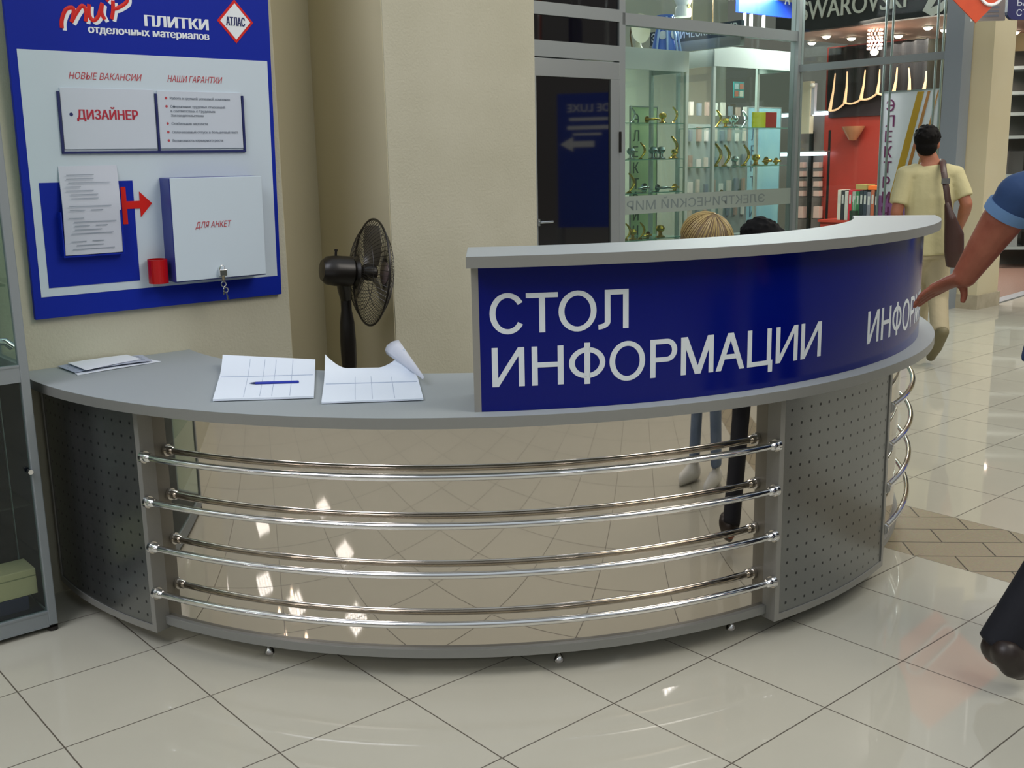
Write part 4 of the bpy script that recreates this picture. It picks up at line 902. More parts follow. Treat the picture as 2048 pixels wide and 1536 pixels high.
for (px, py), wd in zip(spots, WORDS):
    p = onz(px, py, CEILZ)
    if first is None:
        first = t = thing('ceiling_spotlight', 'glowing ceiling spotlight, ' + wd, 'ceiling spotlight', p, 0, 'spotlights in the shop ceiling')
        mb = MB(); mb.lathe([(.075, 0), (.075, -.012), (.055, -.02), (.055, -.0005)], 20); obj('trim_ring', mb, TRIMW, t)
        mb = MB(); mb.lathe([(.052, -.012), (.05, -.03), (.03, -.045), (.001, -.05)], 20); obj('bulb', mb, GLOW, t, smooth=True)
    else:
        t = copy_tree(first); t.location = p; t['label'] = 'glowing ceiling spotlight, ' + wd
p = onz(1751, 60, CEILZ); p = onz(1751, 55, CEILZ)
cp = thing('crystal_pendant', 'sparkling crystal cylinder lamp hanging from the shop ceiling', 'pendant lamp', p)
for i in range(6):
    mb = MB()
    for k in range(12): a = 2 * math.pi * k / 12 + i * .2; mb.ball((.085 * math.cos(a), .085 * math.sin(a), -.03 - i * .045), (.014, .014, .018), 4)
    obj('crystal_ring', mb, mat('lit_crystal', 'ffd8cc', .1, emit=('ffc0ae', 1.6)), cp)
mb = MB(); mb.ball((0, 0, -.30), (.05, .05, .04), 8); obj('bulb', mb, GLOW, cp, smooth=True)
# red wall panel, black drape with gold edging
RY = 1.0
rp = thing('red_wall_panel', 'tall red lacquered panel behind the glass, below the black drape', 'wall panel', SW.world(0, RY, 0), ANG_A)
a_, z1_ = SW.at(1655, 95, RY); b_, _ = SW.at(1768, 200, RY); mb = MB(); mb.box(a_, b_ + .25, 0, .05, 0, z1_); obj('panel', mb, mat('red_lacquer', 'a4342a', .4, var=(1.5, '983026', 0, 1)), rp)
x_, z_ = SW.at(1716, 262, RY); mb = MB(); mb.lathe([(.001, -.13), (.05, -.12), (.10, -.04), (.14, .03), (.15, .06), (.13, .05), (.001, .0)], 24, (x_, -.12, z_)); obj('wall_vase', mb, mat('pink_gold_vase', 'b07a58', .3), rp, smooth=True)
x0_, zT = SW.at(1658, 97, .9); x1_, _ = SW.at(1856, 97, .9)
dr = thing('pennant_drape', 'black scalloped drape with gold edged folds hanging in the shop', 'drape', SW.world(0, .9, 0), ANG_A)
hems = [(1662, 222), (1692, 206), (1724, 199), (1757, 187), (1790, 184), (1821, 184), (1850, 182)]
hp_ = [SW.at(px, py, .9) for px, py in hems]
tops = [SW.at(px, py, .9) for px, py in ((1673, 147), (1697, 143), (1733, 140), (1762, 139), (1797, 135), (1820, 136), (1855, 142))]
mb = MB(); n = 60; rr = []
def hem(x):
    for (xa_, za_), (xb_, zb_) in zip(hp_, hp_[1:]):
        if x <= xb_: t = max(0, (x - xa_) / (xb_ - xa_)); return za_ + (zb_ - za_) * t - .03 * math.sin(math.pi * t)
    return hp_[-1][1]
rings = []
for i in range(n + 1):
    x = x0_ + (x1_ - x0_) * i / n; y = .02 * math.sin(i * .9); rings.append([Vector((x, y, hem(x))), Vector((x, y + .012, hem(x))), Vector((x, y + .012, zT)), Vector((x, y, zT))])
mb.loft(rings); obj('cloth', mb, mat('black_cloth', '0b0c12', .9), dr, smooth=False)
GE = mat('gold_trim_glow', 'd8a878', .4, emit=('ffcfa4', .55))  # glow put into the gold edging, for light along the folds
for (hx_, hz_), (tx_, tz_) in zip(hp_, tops):
    mb = MB(); mb.tube([(tx_, -.03, tz_), ((tx_ + hx_) / 2 + .01, -.03, (tz_ + hz_) / 2), (hx_, -.03, hz_)], [.008, .014, .024], 7); obj('gold_edging', mb, GE, dr, smooth=True)
for i, ((xa_, za_), (xb_, zb_)) in enumerate(zip(hp_, hp_[1:])):
    if i == 4: continue
    mb = MB(); mb.tube([(xa_ + (xb_ - xa_) * k / 8, -.03, hem(xa_ + (xb_ - xa_) * k / 8 + .0001)) for k in range(9)], .013, 7); obj('gold_edging', mb, GE, dr, smooth=True)
dk = thing('dark_pelmet', 'dark hanging valance below the gold edging above the red panel', 'valance', SW.world(0, .97, 0), ANG_A)
a_, z1_ = SW.at(1657, 200, .97); b_, z0_ = SW.at(1770, 230, .97); mb = MB(); mb.box(a_ + .01, b_, 0, .015, z0_, z1_ + .3); obj('cloth', mb, mat('maroon_dark', '2a1f26', .8), dk)
# lit wall shelves with boxes, between the corner post and the red panel
lw = thing('lit_wall_shelving', 'wall shelving with two glowing white shelf lights beside the red panel', 'shelving', SW.world(0, .9, 0), ANG_A)
GLW = mat('tube_glow', 'ffffff', .5, emit=('e6eeff', 3.2))
aL, _ = SW.at(1560, 230, .9); aR, _ = SW.at(1655, 230, .9)
mb = MB(); mb.box(aL - .6, aR, .16, .2, 0, 2.05); obj('back_panel', mb, mat('taupe_board', '7f7570', .6), lw)
for py in (228, 308):
    z = SW.at(1625, py, .9)[1]; mb = MB(); mb.box(aL - .6, aR, -.02, .16, z + .025, z + .04); obj('shelf', mb, ALU, lw); mb = MB(); mb.box(aL - .6, aR, -.03, .02, z - .022, z + .024); obj('shelf_light', mb, GLW, lw)
z0_, z1_ = SW.at(1610, 440, .9)[1], SW.at(1610, 262, .9)[1]
for px in (1612, 1650):
    x = SW.at(px, 300, .9)[0]; mb = MB(); mb.box(x - .02, x + .02, .10, .15, 0, z1_); obj('upright', mb, BLACK, lw)
k = 0
for px in (1600, 1632):
    for py in (330, 348, 368, 387, 425):
        x, z = SW.at(px, py, .85); k += 1; w = thing('gift_box', 'small pink box on the dark wall shelving, column %s, %s row' % ('by the glass post' if px == 1600 else 'by the red panel', ('top', 'second', 'third', 'fourth', 'bottom')[(330, 348, 368, 387, 425).index(py)]), 'box', SW.world(x, .85, z), ANG_A, 'boxes on the dark wall shelving')
        h = .075 if py < 400 else .16; mb = MB(); mb.box(-.045, .045, 0, .09, -h / 2, h / 2); obj('carton', mb, mat('pink_card', 'c4a59a' if py != 368 else 'c0a070', .6), w, bevel=.002); mb = MB(); mb.box(-.06, .06, -.01, .1, -h / 2 - .012, -h / 2 - .002); obj('ledge', mb, BLACK, w)
x, z = SW.at(1609, 260, .8); ac = thing('white_wall_unit', 'tall cream wall unit with a white lamp arm above the upper glowing shelf', 'wall unit', SW.world(x, .8, 0), ANG_A)
z1_ = SW.at(1609, 163, .8)[1]; mb = MB(); mb.box(-.10, .075, 0, .1, z - .05, z1_); obj('body', mb, mat('cream_board', 'bdb9a2', .6), ac, bevel=.004); mb = MB(); mb.box(.076, .125, .02, .08, z + .2, z1_ - .03); obj('side_strip', mb, mat('white_trim2', 'b9bcc8', .4), ac)
mb = MB(); mb.ball((.12, -.02, z1_ - .06), (.035, .035, .03), 8); obj('lamp_head', mb, mat('white_ceramic', 'dfe2dc', .25), ac)
x, z = SW.at(1650, 128, 1.9); rc = thing('wall_ring', 'thin dark ring on the far wall left of the drape', 'wall ring', SW.world(x, 2.9, z))
mb = MB(); mb.tube([(.42 * math.cos(a), .0, .42 * math.sin(a)) for a in [2 * math.pi * i / 40 for i in range(40)]], .02, 6, closed=True); obj('ring', mb, mat('dark_bronze', '4d4636', .5), rc, smooth=True); rc.rotation_euler = (0, 0, ANG_A)
# counter with folders in front of the red panel
ct = thing('shop_counter', 'low shop counter in front of the red panel carrying a row of folders', 'counter', SW.world(0, .25, 0), ANG_A)
a_, zc = SW.at(1662, 440, .25); b_, _ = SW.at(1772, 440, .25)
mb = MB(); mb.box(a_ - .2, b_ + .3, 0, .5, zc - .03, zc); obj('top', mb, mat('red_top', 'a8382a', .5), ct); mb = MB(); mb.box(a_ - .18, b_ + .28, .03, .47, 0, zc - .03); obj('body', mb, mat('red_body', '9c2f26', .5), ct)
cols = [('b8b4a8', 'white'), ('23262c', 'black'), ('a9a9a2', 'light grey'), ('b01a30', 'crimson'), ('8c9089', 'grey'), ('2f6b45', 'green'), ('1f2c33', 'dark teal'), ('2a3440', 'dark slate'), ('6b6c76', 'dull violet'), ('9c5238', 'rust brown'), ('20222a', 'narrow black'), ('6f8188', 'blue grey'), ('37526f', 'steel blue'), ('3d66a0', 'bright blue')]
x = a_ + .05; W_ = (b_ - a_ - .04) / len(cols); zt = SW.at(1700, 380, .3)[1]
for i, (c, nm) in enumerate(cols):
    w = SW.world(x + i * W_, .30, zc + .001); h = (zt - zc) * random.uniform(.93, 1.0)
    t = thing('ring_binder', '%s ring binder in the row on the counter before the red panel' % nm, 'folder', w, ANG_A, 'ring binders on the shop counter')
    mb = MB(); mb.box(.002, W_ - .002, 0, .22, 0, h); obj('cover', mb, mat('binder_' + c, c, .5), t, bevel=.003)
    mb = MB(); mb.box(W_ * .25, W_ * .75, -.001, 0, h * .55, h * .85); obj('spine_label', mb, mat('binder_label', 'a9aaa6', .5), t)
t = thing('flat_folder', 'orange folder lying flat on top of the ring binders', 'folder', SW.world(b_ - .42, .30, zt + .003), ANG_A, 'flat folders on the binders'); mb = MB(); mb.box(.12, .42, 0, .2, 0, .05); obj('cover', mb, mat('orange_card', 'd8641c', .5), t, bevel=.003)
t = thing('flat_folder', 'khaki folder lying on the ring binders left of the orange one', 'folder', SW.world(b_ - .46, .30, zt + .003), ANG_A, 'flat folders on the binders'); mb = MB(); mb.box(-.02, .14, 0, .2, 0, .07); obj('cover', mb, mat('khaki_card', '94854e', .5), t, bevel=.003)
x_, _ = SW.at(1700, 437, .12); w = SW.world(x_, .30 - .1, zc + .001); t = thing('pen_holder', 'dark green wire pen holder standing before the binders', 'pen holder', w, ANG_A)
mb = MB(); mb.lathe([(.05, 0), (.055, .13), (.05, .13), (.046, .01)], 16); obj('cup', mb, mat('dark_green', '1c3026', .5), t, smooth=True)
for k in range(3): mb = MB(); mb.tube([(.01 * k - .01, 0, .02), (.03 * k - .03, .01, .24 + .03 * k)], .006, 6); obj('pen', mb, mat('green_pen', '2f7a4c', .4), t)
# ---------------------------------------------------------------- hanging signs and the shop right of the pillar
p = ony(1951, 46, 8.6); hw = .56
os_ = thing('hanging_diamond_sign', 'orange diamond shaped hanging sign with a white paper clip outline', 'sign', p, R(-8))
mb = MB(); mb.prism([(0, 0), (hw, hw * 1.0), (0, hw * 2), (-hw, hw)], -.01, .01); obj('panel', mb, mat('orange_sign', 'c9481a', .5, var=(6, 'b83c18', 0, 1)), os_)
M_ = Matrix.Translation((-.02, -.014, .36)) @ Matrix.Rotation(R(-38), 4, 'Y')
def clip(r, L, y=0): return [M_ @ Vector((r * math.cos(a), y, -L + r * math.sin(a))) for a in [math.pi + math.pi * i / 10 for i in range(11)]] + [M_ @ Vector((r * math.cos(a), y, L + r * math.sin(a))) for a in [math.pi * i / 10 for i in range(11)]]
mb = MB(); mb.tube(clip(.075, .2), .012, 6, closed=True); obj('clip_outline', mb, WHITETXT, os_, smooth=True)
mb = MB(); mb.tube([(0, 0, hw * 2), (0, 0, hw * 2 + .8)], .006, 6); obj('hanger', mb, STEEL, os_)
p = ony(2011, 40, 8.9); bs = thing('bank_sign', 'dark blue hanging sign with two lines of white capitals at the top right corner', 'sign', p, R(4))
def rrect(w, h, r): 
    o = []
    for cx_, cz_, a0 in ((w - r, r, -90), (w - r, h - r, 0), (r, h - r, 90), (r, r, 180)):
        for k in range(5): a = R(a0 + 90 * k / 4); o.append((cx_ + r * math.cos(a), cz_ + r * math.sin(a)))
    return o
mb = MB(); mb.prism(rrect(.75, .62, .06), -.02, .02); obj('panel', mb, mat('bank_blue', '131a55', .4), bs)
text('lettering', 'БАН', mat('pale_blue_print', 'a9b4c8', .5), bs, .075, .105, .155, .05, -.021, .01)
text('lettering', 'СТО', mat('pale_blue_print', 'a9b4c8', .5), bs, .075, .028, .145, .05, -.021, .01)
mb = MB(); mb.tube([(.1, 0, .6), (.1, 0, 1.4)], .006, 6); mb.tube([(.65, 0, .6), (.65, 0, 1.4)], .006, 6); obj('hanger', mb, STEEL, bs)
a0_ = ony(1944, 42, 9.3); a1_ = ony(2010, 42, 9.3)
wb_ = thing('white_notice_panel', 'white striped panel hanging between the orange diamond and the blue sign', 'sign', a0_)
mb = MB(); mb.box(0, a1_.x - a0_.x, 0, .03, 0, .6); obj('panel', mb, mat('offwhite_panel', 'b9b6b4', .5), wb_)
mb = MB(); [mb.box(.03, .22, -.002, 0, .03 + .035 * k, .045 + .035 * k) for k in range(5)]; obj('printed_lines', mb, mat('grey_blue_print', '9aa6b8', .5), wb_)
mb = MB(); mb.tube([(.05, .015, .6), (.05, .015, 1.4)], .006, 6); obj('hanger', mb, STEEL, wb_)
# display racks in the shop to the right of the pillar
rk = thing('shop_glass_rack', 'glass and metal display rack in the dim shop right of the pillar', 'display rack', ony(1990, 500, 13.5).to_2d().to_3d(), R(-12))
for x in (0, .75, 1.5): mb = MB(); mb.box(x, x + .04, 0, .04, 0, 2.7); mb.box(x, x + .04, .5, .54, 0, 2.7); obj('upright', mb, ALU_D, rk)
for i, z in enumerate((.25, .75, 1.15, 1.62, 1.9, 2.15, 2.45)): mb = MB(); mb.box(0, 1.54, 0, .54, z, z + .02); mb.box(0, 1.54, -.01, 0, z - .01, z + .03); obj('shelf', mb, mat('rack_shelf', '9aa8a6', .3, .3), rk)
mb = MB(); mb.box(0, 1.54, .54, .58, 0, 2.7); obj('back_panel', mb, mat('rack_back', '52544f', .7), rk)
random.seed(5)
for i, z in enumerate((.77, 1.17, .27)):
    for k in range(5):
        x = .1 + k * .28; c = ('6f7a78', '3c403e', '8b8f8c', '55504a', '2b3040')[(k + i) % 5]
        t = thing('shelf_goods', 'grey packed goods on the %s shelf of the dim rack, place %s from the left' % (('second', 'third', 'bottom')[i], ('first', 'second', 'third', 'fourth', 'fifth')[k]), 'box', rk.location + Matrix.Rotation(R(-12), 3, 'Z') @ Vector((x, .1, z + .001)), R(-12), 'goods on the dim rack')
        mb = MB(); mb.box(0, .18, 0, .25, 0, random.uniform(.16, .3)); obj('carton', mb, mat('goods_' + c, c, .6), t, bevel=.004)
mb = MB(); mb.box(-.5, 5, 4.5, 4.6, 0, 4); p = PC; struct('wall_side', mb, mat('dim_wall', '6d6f68', .8), (p.x + .6, p.y + 1.2, 0), R(-12))
# strip and darker floor of that shop
q0 = onz(1994, 608, 0); q1_ = onz(2048, 592, 0)
d_ = (q1_ - q0).normalized(); th = math.atan2(d_.y, d_.x)
mb = MB(); mb.box(-.1, 4, 0, .12, .0005, .012); struct('trim_3', mb, ALU_D, (q0.x, q0.y, 0), th)
mb = MB(); mb.box(-.1, 6, .12, 6, .0005, .004); struct('floor_shop', mb, mat('brown_floor', '8a7468', .25), (q0.x, q0.y, 0), th)
# blue direction sign across the mall, seen mirrored in the dark door
ds = thing('direction_sign', 'blue free standing direction sign seen only as a reflection in the dark door', 'sign', (6.6, 8.84, .22), R(-90 + 4))
mb = MB(); mb.box(-.42, .42, 0, .05, .3, 2.15); obj('panel', mb, mat('deep_blue', '1a3fae', .4), ds)
text('lettering', 'DE LUXE', WHITETXT, ds, -.32, 1.9, .6, .11, -.002, .01); mb = MB(); mb.box(-.30, .25, -.002, -.001, 1.78, 1.82); mb.box(-.34, .28, -.002, -.001, 1.66, 1.71); mb.box(-.2, .2, -.002, -.001, 1.58, 1.61); obj('printed_lines', mb, WHITETXT, ds)
mb = MB(); mb.prism([(-.1, 1.42), (.2, 1.42), (.2, 1.36), (.38, 1.46), (.2, 1.56), (.2, 1.50), (-.1, 1.50)], -.004, -.001); obj('arrow', mb, WHITETXT, ds)
mb = MB(); mb.box(-.4, -.36, -.15, .2, 0, .3); mb.box(.36, .4, -.15, .2, 0, .3); obj('legs_frame', mb, ALU, ds)

# ---------------------------------------------------------------- ceiling luminaires behind the camera (mirrored in steel and floor)
LOUV = mat('luminaire_glow', 'ffffff', .5, emit=('f2f6ff', 17))
lt = [(-6.95, -5.73), (-5.24, -4.79), (-4.01, -3.32), (-8.8, -3.17), (-7.29, -1.91), (-6.0, -2.4), (-8.43, -.37), (-5.2, -1.5), (-2.6, -2.6), (2.4, -2.4), (4.8, -.8)]
proto = None
for i, (x, y) in enumerate(lt):
    if proto is None:
        proto = t = thing('ceiling_luminaire', 'square louvred ceiling luminaire behind the viewer, mirrored as a small white grid', 'ceiling light', (x, y, 3.0), R(20), 'louvred ceiling luminaires')
        mb = MB(); mb.box(-.29, .29, -.29, .29, .0, .01); obj('diffuser', mb, LOUV, t)
        mb = MB(); mb.box(-.31, .31, -.31, .31, .011, .08); mb.box(-.31, -.29, -.31, .31, -.03, .011); mb.box(.29, .31, -.31, .31, -.03, .011); mb.box(-.29, .29, -.31, -.29, -.03, .011); mb.box(-.29, .29, .29, .31, -.03, .011); obj('housing', mb, TRIMW, t)
        mb = MB()
        for k in range(1, 5): v = -.29 + .58 * k / 5; mb.box(v - .006, v + .006, -.29, .29, -.03, -.001); mb.box(-.29, .29, v - .006, v + .006, -.03, -.001)
        obj('louvre', mb, TRIMW, t)
    else: t = copy_tree(proto); t.location = (x, y, 3.0)

# small warm spotlights behind the viewer at the left: the pink glints on the chrome rails
for i in range(8):
    t = copy_tree(first); t.location = (-4.6 - .55 * (i % 4), -1.0 - .7 * (i // 4) - .25 * (i % 4), 2.95); t['label'] = 'warm ceiling spotlight behind the viewer, a pink glint on the chrome rails'; t['group'] = 'warm spotlights mirrored in the rails'

# ================================================================ PEOPLE
def fuse(name, mb, m, parent, voxel=.008, smooth=3, label=None):
    """join overlapping limbs into one continuous skin"""
    me = bpy.data.meshes.new(name); bmesh.ops.recalc_face_normals(mb.bm, faces=mb.bm.faces); mb.bm.to_mesh(me); mb.bm.free()
    o = bpy.data.objects.new(name, me); COL.objects.link(o); md = o.modifiers.new('r', 'REMESH'); md.mode = 'VOXEL'; md.voxel_size = voxel; md.adaptivity = 0
    s = o.modifiers.new('s', 'SMOOTH'); s.factor = .5; s.iterations = smooth
    dg = bpy.context.evaluated_depsgraph_get(); dg.update(); new = bpy.data.meshes.new_from_object(o.evaluated_get(dg)); bpy.data.objects.remove(o); bpy.data.meshes.remove(me)
    new.name = name; new.materials.clear(); new.materials.append(m)
    for p in new.polygons: p.use_smooth = True
    r = link(bpy.data.objects.new(name, new), parent)
    if label: r['label'] = label
    return r
def basis(fwd, up=(0, 0, 1)):
    f = Vector(fwd).normalized(); u = Vector(up); x = f.cross(u).normalized(); u = x.cross(f).normalized()
    return Matrix(((x.x, f.x, u.x), (x.y, f.y, u.y), (x.z, f.z, u.z)))
def add_head(mb, c, M, s=1):
    c = Vector(c); A = lambda p: c + M @ (Vector(p) * s)
    mb.ball(A((0, -.012, .022)), (.074 * s, .092 * s, .088 * s), 14, M); mb.ball(A((0, .012, -.03)), (.062 * s, .078 * s, .078 * s), 12, M); mb.ball(A((0, .045, -.078)), (.036 * s, .034 * s, .026 * s), 10, M)
    mb.tube([A((0, .078, .02)), A((0, .096, -.012)), A((0, .104, -.028)), A((0, .085, -.034))], [.009 * s, .011 * s, .014 * s, .01 * s], 8)
    mb.ball(A((0, .082, -.056)), (.024 * s, .010 * s, .006 * s), 8, M); mb.ball(A((0, .080, -.066)), (.021 * s, .010 * s, .006 * s), 8, M)
    for q in (-1, 1):
        mb.ball(A((q * .030, .074, .032)), (.020 * s, .012 * s, .006 * s), 8, M); mb.ball(A((q * .042, .052, -.02)), (.02 * s, .02 * s, .02 * s), 8, M)
        mb.ball(A((q * .078, -.005, -.008)), (.009 * s, .018 * s, .031 * s), 8, M)
def add_hand(mb, w, d, n, thumb, s=1, curl=.35, spread=.1):
    """w wrist, d direction of the hand, n back of the hand, thumb = +1 or -1 side"""
    w = Vector(w); d = Vector(d).normalized(); n = Vector(n); n = (n - d * n.dot(d)).normalized(); l = d.cross(n).normalized() * thumb
    k = w + d * .095 * s
    mb.tube([w - d * .02, w + d * .01, w + d * .05 * s, k], [(.021 * s, .029 * s), (.020 * s, .030 * s), (.016 * s, .041 * s), (.012 * s, .040 * s)], 14, up=n)
    for i, (L, off) in enumerate(((.074, .030), (.083, .010), (.077, -.010), (.060, -.029))):
        p = k + l * off * s - d * .008 - n * .002; dd = (d + l * off * spread * 10 * .3).normalized(); r = (.0092, .0094, .0090, .0080)[i] * s; pts = [p - dd * .015, p]; a = curl * (.5 + .18 * i)
        for seg in (.45, .30, .25):
            dd = (dd * math.cos(a) - n * math.sin(a)).normalized(); p = p + dd * L * seg * s; pts.append(p); a = curl * (1 + .2 * i)
        mb.tube(pts, [r, r, r * .98, r * .92, r * .75], 10)
        for q, rr in zip(pts[1:], (r, r, r * .95, r * .78)): mb.ball(q, rr, 6)
    b = w + d * .022 * s + l * .018 * s - n * .004; tk = J_tk[0]; tl_ = s * (1 - .38 * tk); t1 = b + (l * .8 + d * .55 - n * .25 - (n * .8 + d * .45) * tk).normalized() * .040 * tl_; t2 = t1 + (l * .45 + d * .85 - n * .3 - (n * .6 + d * .5) * tk).normalized() * .032 * tl_; t3 = t2 + (l * .2 + d * 1 - n * .3 - (n * .5 + d * .4) * tk).normalized() * .026 * tl_
    mb.tube([b, t1, t2, t3], [.015 * s, .0125 * s, .0108 * s, .0085 * s], 10)
    for q, rr in zip((b, t1, t2, t3), (.014, .0125, .0108, .0088)): mb.ball(q, rr * s, 6)
def human(label, loc, J, col, hair, voxel=.009, s=1, skin=None, cuffs=None, hands=(True, True), curl=.35, nails=False):
    """J: joints in world metres, loc: base point.  col: shirt, trousers, shoes"""
    root = thing('person', label, 'person', loc); L = Vector(loc)
    J = {k: (Vector(v) - L if k not in ('lat', 'face', 'nR', 'nL', 'hdR', 'hdL') else Vector(v).normalized()) for k, v in J.items()}
    skin = skin or SKIN; lat = J['lat']; mb = MB()
    tor = [J['pel'], J['wst'], J['chs'], J['shc'], J['nkb'], J['nck']]
    mb.tube(tor, [(.150, .105), (.128, .092), (.150, .108), (.135, .075), (.062, .058), (.054, .056)], 18, up=lat)
    mb.tube([J['nkb'], J['nck'], J['hed'] - Vector((0, 0, .03))], [.056, .054, .052], 14)
    add_head(mb, J['hed'], basis(J['face']))
    for q in 'LR':
        mb.limb([J['sh' + q], J['sh' + q].lerp(J['el' + q], .5), J['el' + q]], [.050, .045, .040]); fr = J_fr[0]; mb.limb([J['el' + q], J['el' + q].lerp(J['wr' + q], .3), J['el' + q].lerp(J['wr' + q], .75), J['wr' + q]], [.040 * fr, .043 * fr, .033 * fr, .027 * fr])
        d = J.get('hd' + q) or (J['wr' + q] - J['el' + q]); n = J.get('n' + q) or Vector((0, 0, 1)); add_hand(mb, J['wr' + q], d, n, J_th.get(q, 1) if (q == 'R') else -J_th.get(q, 1), J_hs[0], curl)
        mb.limb([J['hip' + q], J['hip' + q].lerp(J['kn' + q], .5), J['kn' + q]], [.084, .070, .055]); mb.limb([J['kn' + q], J['kn' + q].lerp(J['an' + q], .3), J['an' + q]], [.054, .056, .038])
    fuse('body', mb, skin, root, voxel)
    # shirt with sleeves
    mb = MB(); up = [J['pel'] + (J['wst'] - J['pel']) * .0 + J.get('hem', Vector()) * 0, J['wst'], J['chs'], J['shc'], J['nkb'] - (J['nkb'] - J['shc']) * .35]
    mb.tube([J['pel'] - (J['wst'] - J['pel']) * .35] + up, [(.176, .132), (.172, .128), (.158, .118), (.170, .126), (.160, .092), (.085, .072)], 20, up=lat)
    for q in 'LR':
        e = J['sh' + q].lerp(J['el' + q], J_sl[0]); mid = J['sh' + q].lerp(J['el' + q], .5)
        pts = [J['shc'].lerp(J['sh' + q], .6), J['sh' + q], mid, e]; rs = [.075, .070, .066, .064]
        if J_sl[0] > 1: e = J['el' + q].lerp(J['wr' + q], J_sl[0] - 1); pts = [J['shc'].lerp(J['sh' + q], .6), J['sh' + q], mid, J['el' + q], e]; rs = [.075, .072, .066, .060, .056]
        mb.tube(pts, rs, 16); [mb.ball(p, r * .96, 8) for p, r in zip(pts[:-1], rs)]
    shirt = fuse('shirt', mb, col[0], root, .009, 4)
    if cuffs:
        for q in 'LR':
            a = J['el' + q]; d = (J['wr' + q] - J['el' + q]) if J_sl[0] > 1 else (J['el' + q] - J['sh' + q]); d = d.normalized()
            e = J['el' + q].lerp(J['wr' + q], J_sl[0] - 1) if J_sl[0] > 1 else J['sh' + q].lerp(J['el' + q], J_sl[0])
            mb = MB(); mb.tube([e - d * .022, e - d * .012, e + d * .006], [.0585, .0595, .0585], 20); obj('sleeve_cuff', mb, cuffs, shirt, smooth=True)
    mb = MB(); mb.tube([J['pel'] + (J['wst'] - J['pel']) * .35, J['pel'], (J['hipL'] + J['hipR']) / 2 - Vector((0, 0, .03))], [(.152, .112), (.166, .122), (.150, .110)], 18, up=lat)
    for q in 'LR': mb.limb([J['hip' + q], J['hip' + q].lerp(J['kn' + q], .5), J['kn' + q]], [.096, .084, .070]); mb.tube([J['kn' + q], J['kn' + q].lerp(J['an' + q], .5), J['kn' + q].lerp(J['an' + q], .97)], [.069, .064, .062], 14)
    fuse('trousers', mb, col[1], root, .010, 4)
    for q in 'LR':
        a, t = J['an' + q], J['to' + q]; d = (t - a).normalized(); heel = a - (Vector((d.x, d.y, 0)).normalized() * .045 if abs(d.z) < .75 else Vector((0, 0, 0))) ; dn = J.get('sole' + q, None)
        sole = Vector((0, 0, -1)) if abs(d.z) < .75 else Vector((d.y * 0, -1, -.1)).normalized()
        sl = L * 0 + sole
        if abs(d.z) < .75: hp0 = Vector((heel.x, heel.y, .045)); tp = Vector((t.x, t.y, .030)); md = hp0.lerp(tp, .6) + Vector((0, 0, .008))
        else: hp0 = a + Vector((0, -.05, .02)); tp = t + Vector((0, 0, .03)); md = hp0.lerp(tp, .6)
        mb = MB(); mb.limb([hp0, md, tp], [.040, .044, .032]); mb.limb([a + Vector((0, 0, .01)), hp0.lerp(md, .35)], [.044, .042])
        sh = fuse('shoe', mb, col[2], root, .008, 3)
        for v in sh.data.vertices:
            if abs(d.z) < .75 and v.co.z < .004: v.co.z = .004
    M = basis(J['face']); hair(root, J['hed'], M)
    if nails is not None:
        for q in (-1, 1):
            mb = MB(); mb.ball(J['hed'] + M @ Vector((q * .029, .076, .018)), (.012, .010, .008), 8, M); obj('eye', mb, mat('eye_white', 'd8d4cc', .2), root, smooth=True)
    return root
J_th = {'L': 1, 'R': 1}; J_fr = [1.0]; J_tk = [0]; J_hs = [1]; J_sl = [.75]
def short_hair(m):
    def f(root, c, M):
        mb = MB(); A = lambda p: c + M @ Vector(p)
        mb.ball(A((0, -.024, .040)), (.086, .098, .086), 14, M); mb.ball(A((0, -.052, -.022)), (.070, .056, .062), 12, M); mb.ball(A((0, .035, .085)), (.055, .045, .03), 10, M)
        random.seed(2)
        for i in range(60):
            a = random.uniform(0, 6.28); b = random.uniform(-.2, 1.3); p = A((.082 * math.cos(a) * math.cos(b), -.026 + .092 * math.sin(a) * math.cos(b), .04 + .084 * math.sin(b)))
            if (M.transposed() @ (p - c)).y > .05: continue
            mb.ball(p, .012, 5)
        h = fuse('hair', mb, m, root, .006, 2)
        for v in h.data.vertices:                     # keep the face and ears free
            q = M.transposed() @ (v.co - c)
            if q.y > .055 and q.z < .062: q.y = .055; v.co = c + M @ q
    return f
def long_hair(m, streak):
    def f(root, c, M):
        mb = MB(); A = lambda p: c + M @ Vector(p)
        mb.ball(A((0, -.022, .034)), (.092, .106, .092), 14, M); mb.tube([A((0, -.055, .03)), A((0, -.075, -.06)), A((0, -.07, -.16))], [(.080, .055), (.078, .045), (.05, .025)], 16, up=M @ Vector((1, 0, 0)))
        fuse('hair', mb, m, root, .007, 2)
        mb = MB(); random.seed(9)
        for i in range(64):
            a = -3.0 + 6.0 * i / 63 + random.uniform(-.05, .05); pts = []; r0 = random.uniform(0, .5)
            for k in range(9):
                t = k / 8; el = 1.5 - r0 - (1.7 - r0) * t + .0; w = .03 * math.sin(3 * t)
                pts.append(A((.0925 * math.sin(a + w) * math.cos(el), -.022 - .1065 * math.cos(a + w) * math.cos(el), .034 + .0925 * math.sin(el))))
            mb.tube(pts, [.0008, .0018, .002, .002, .002, .002, .002, .0016, .0006], 4)
        obj('hair_strands', mb, streak, root, smooth=True)
    return f
HB = mat('black_hair', '060403', .8, bump=(90, .4, .004), spec=.2); HBL = mat('blond_hair', '4a3522', .5, bump=(120, .4, .003), var=(22, '8a744a', 0, 1)); HST = mat('blond_streak', 'a8935f', .4)
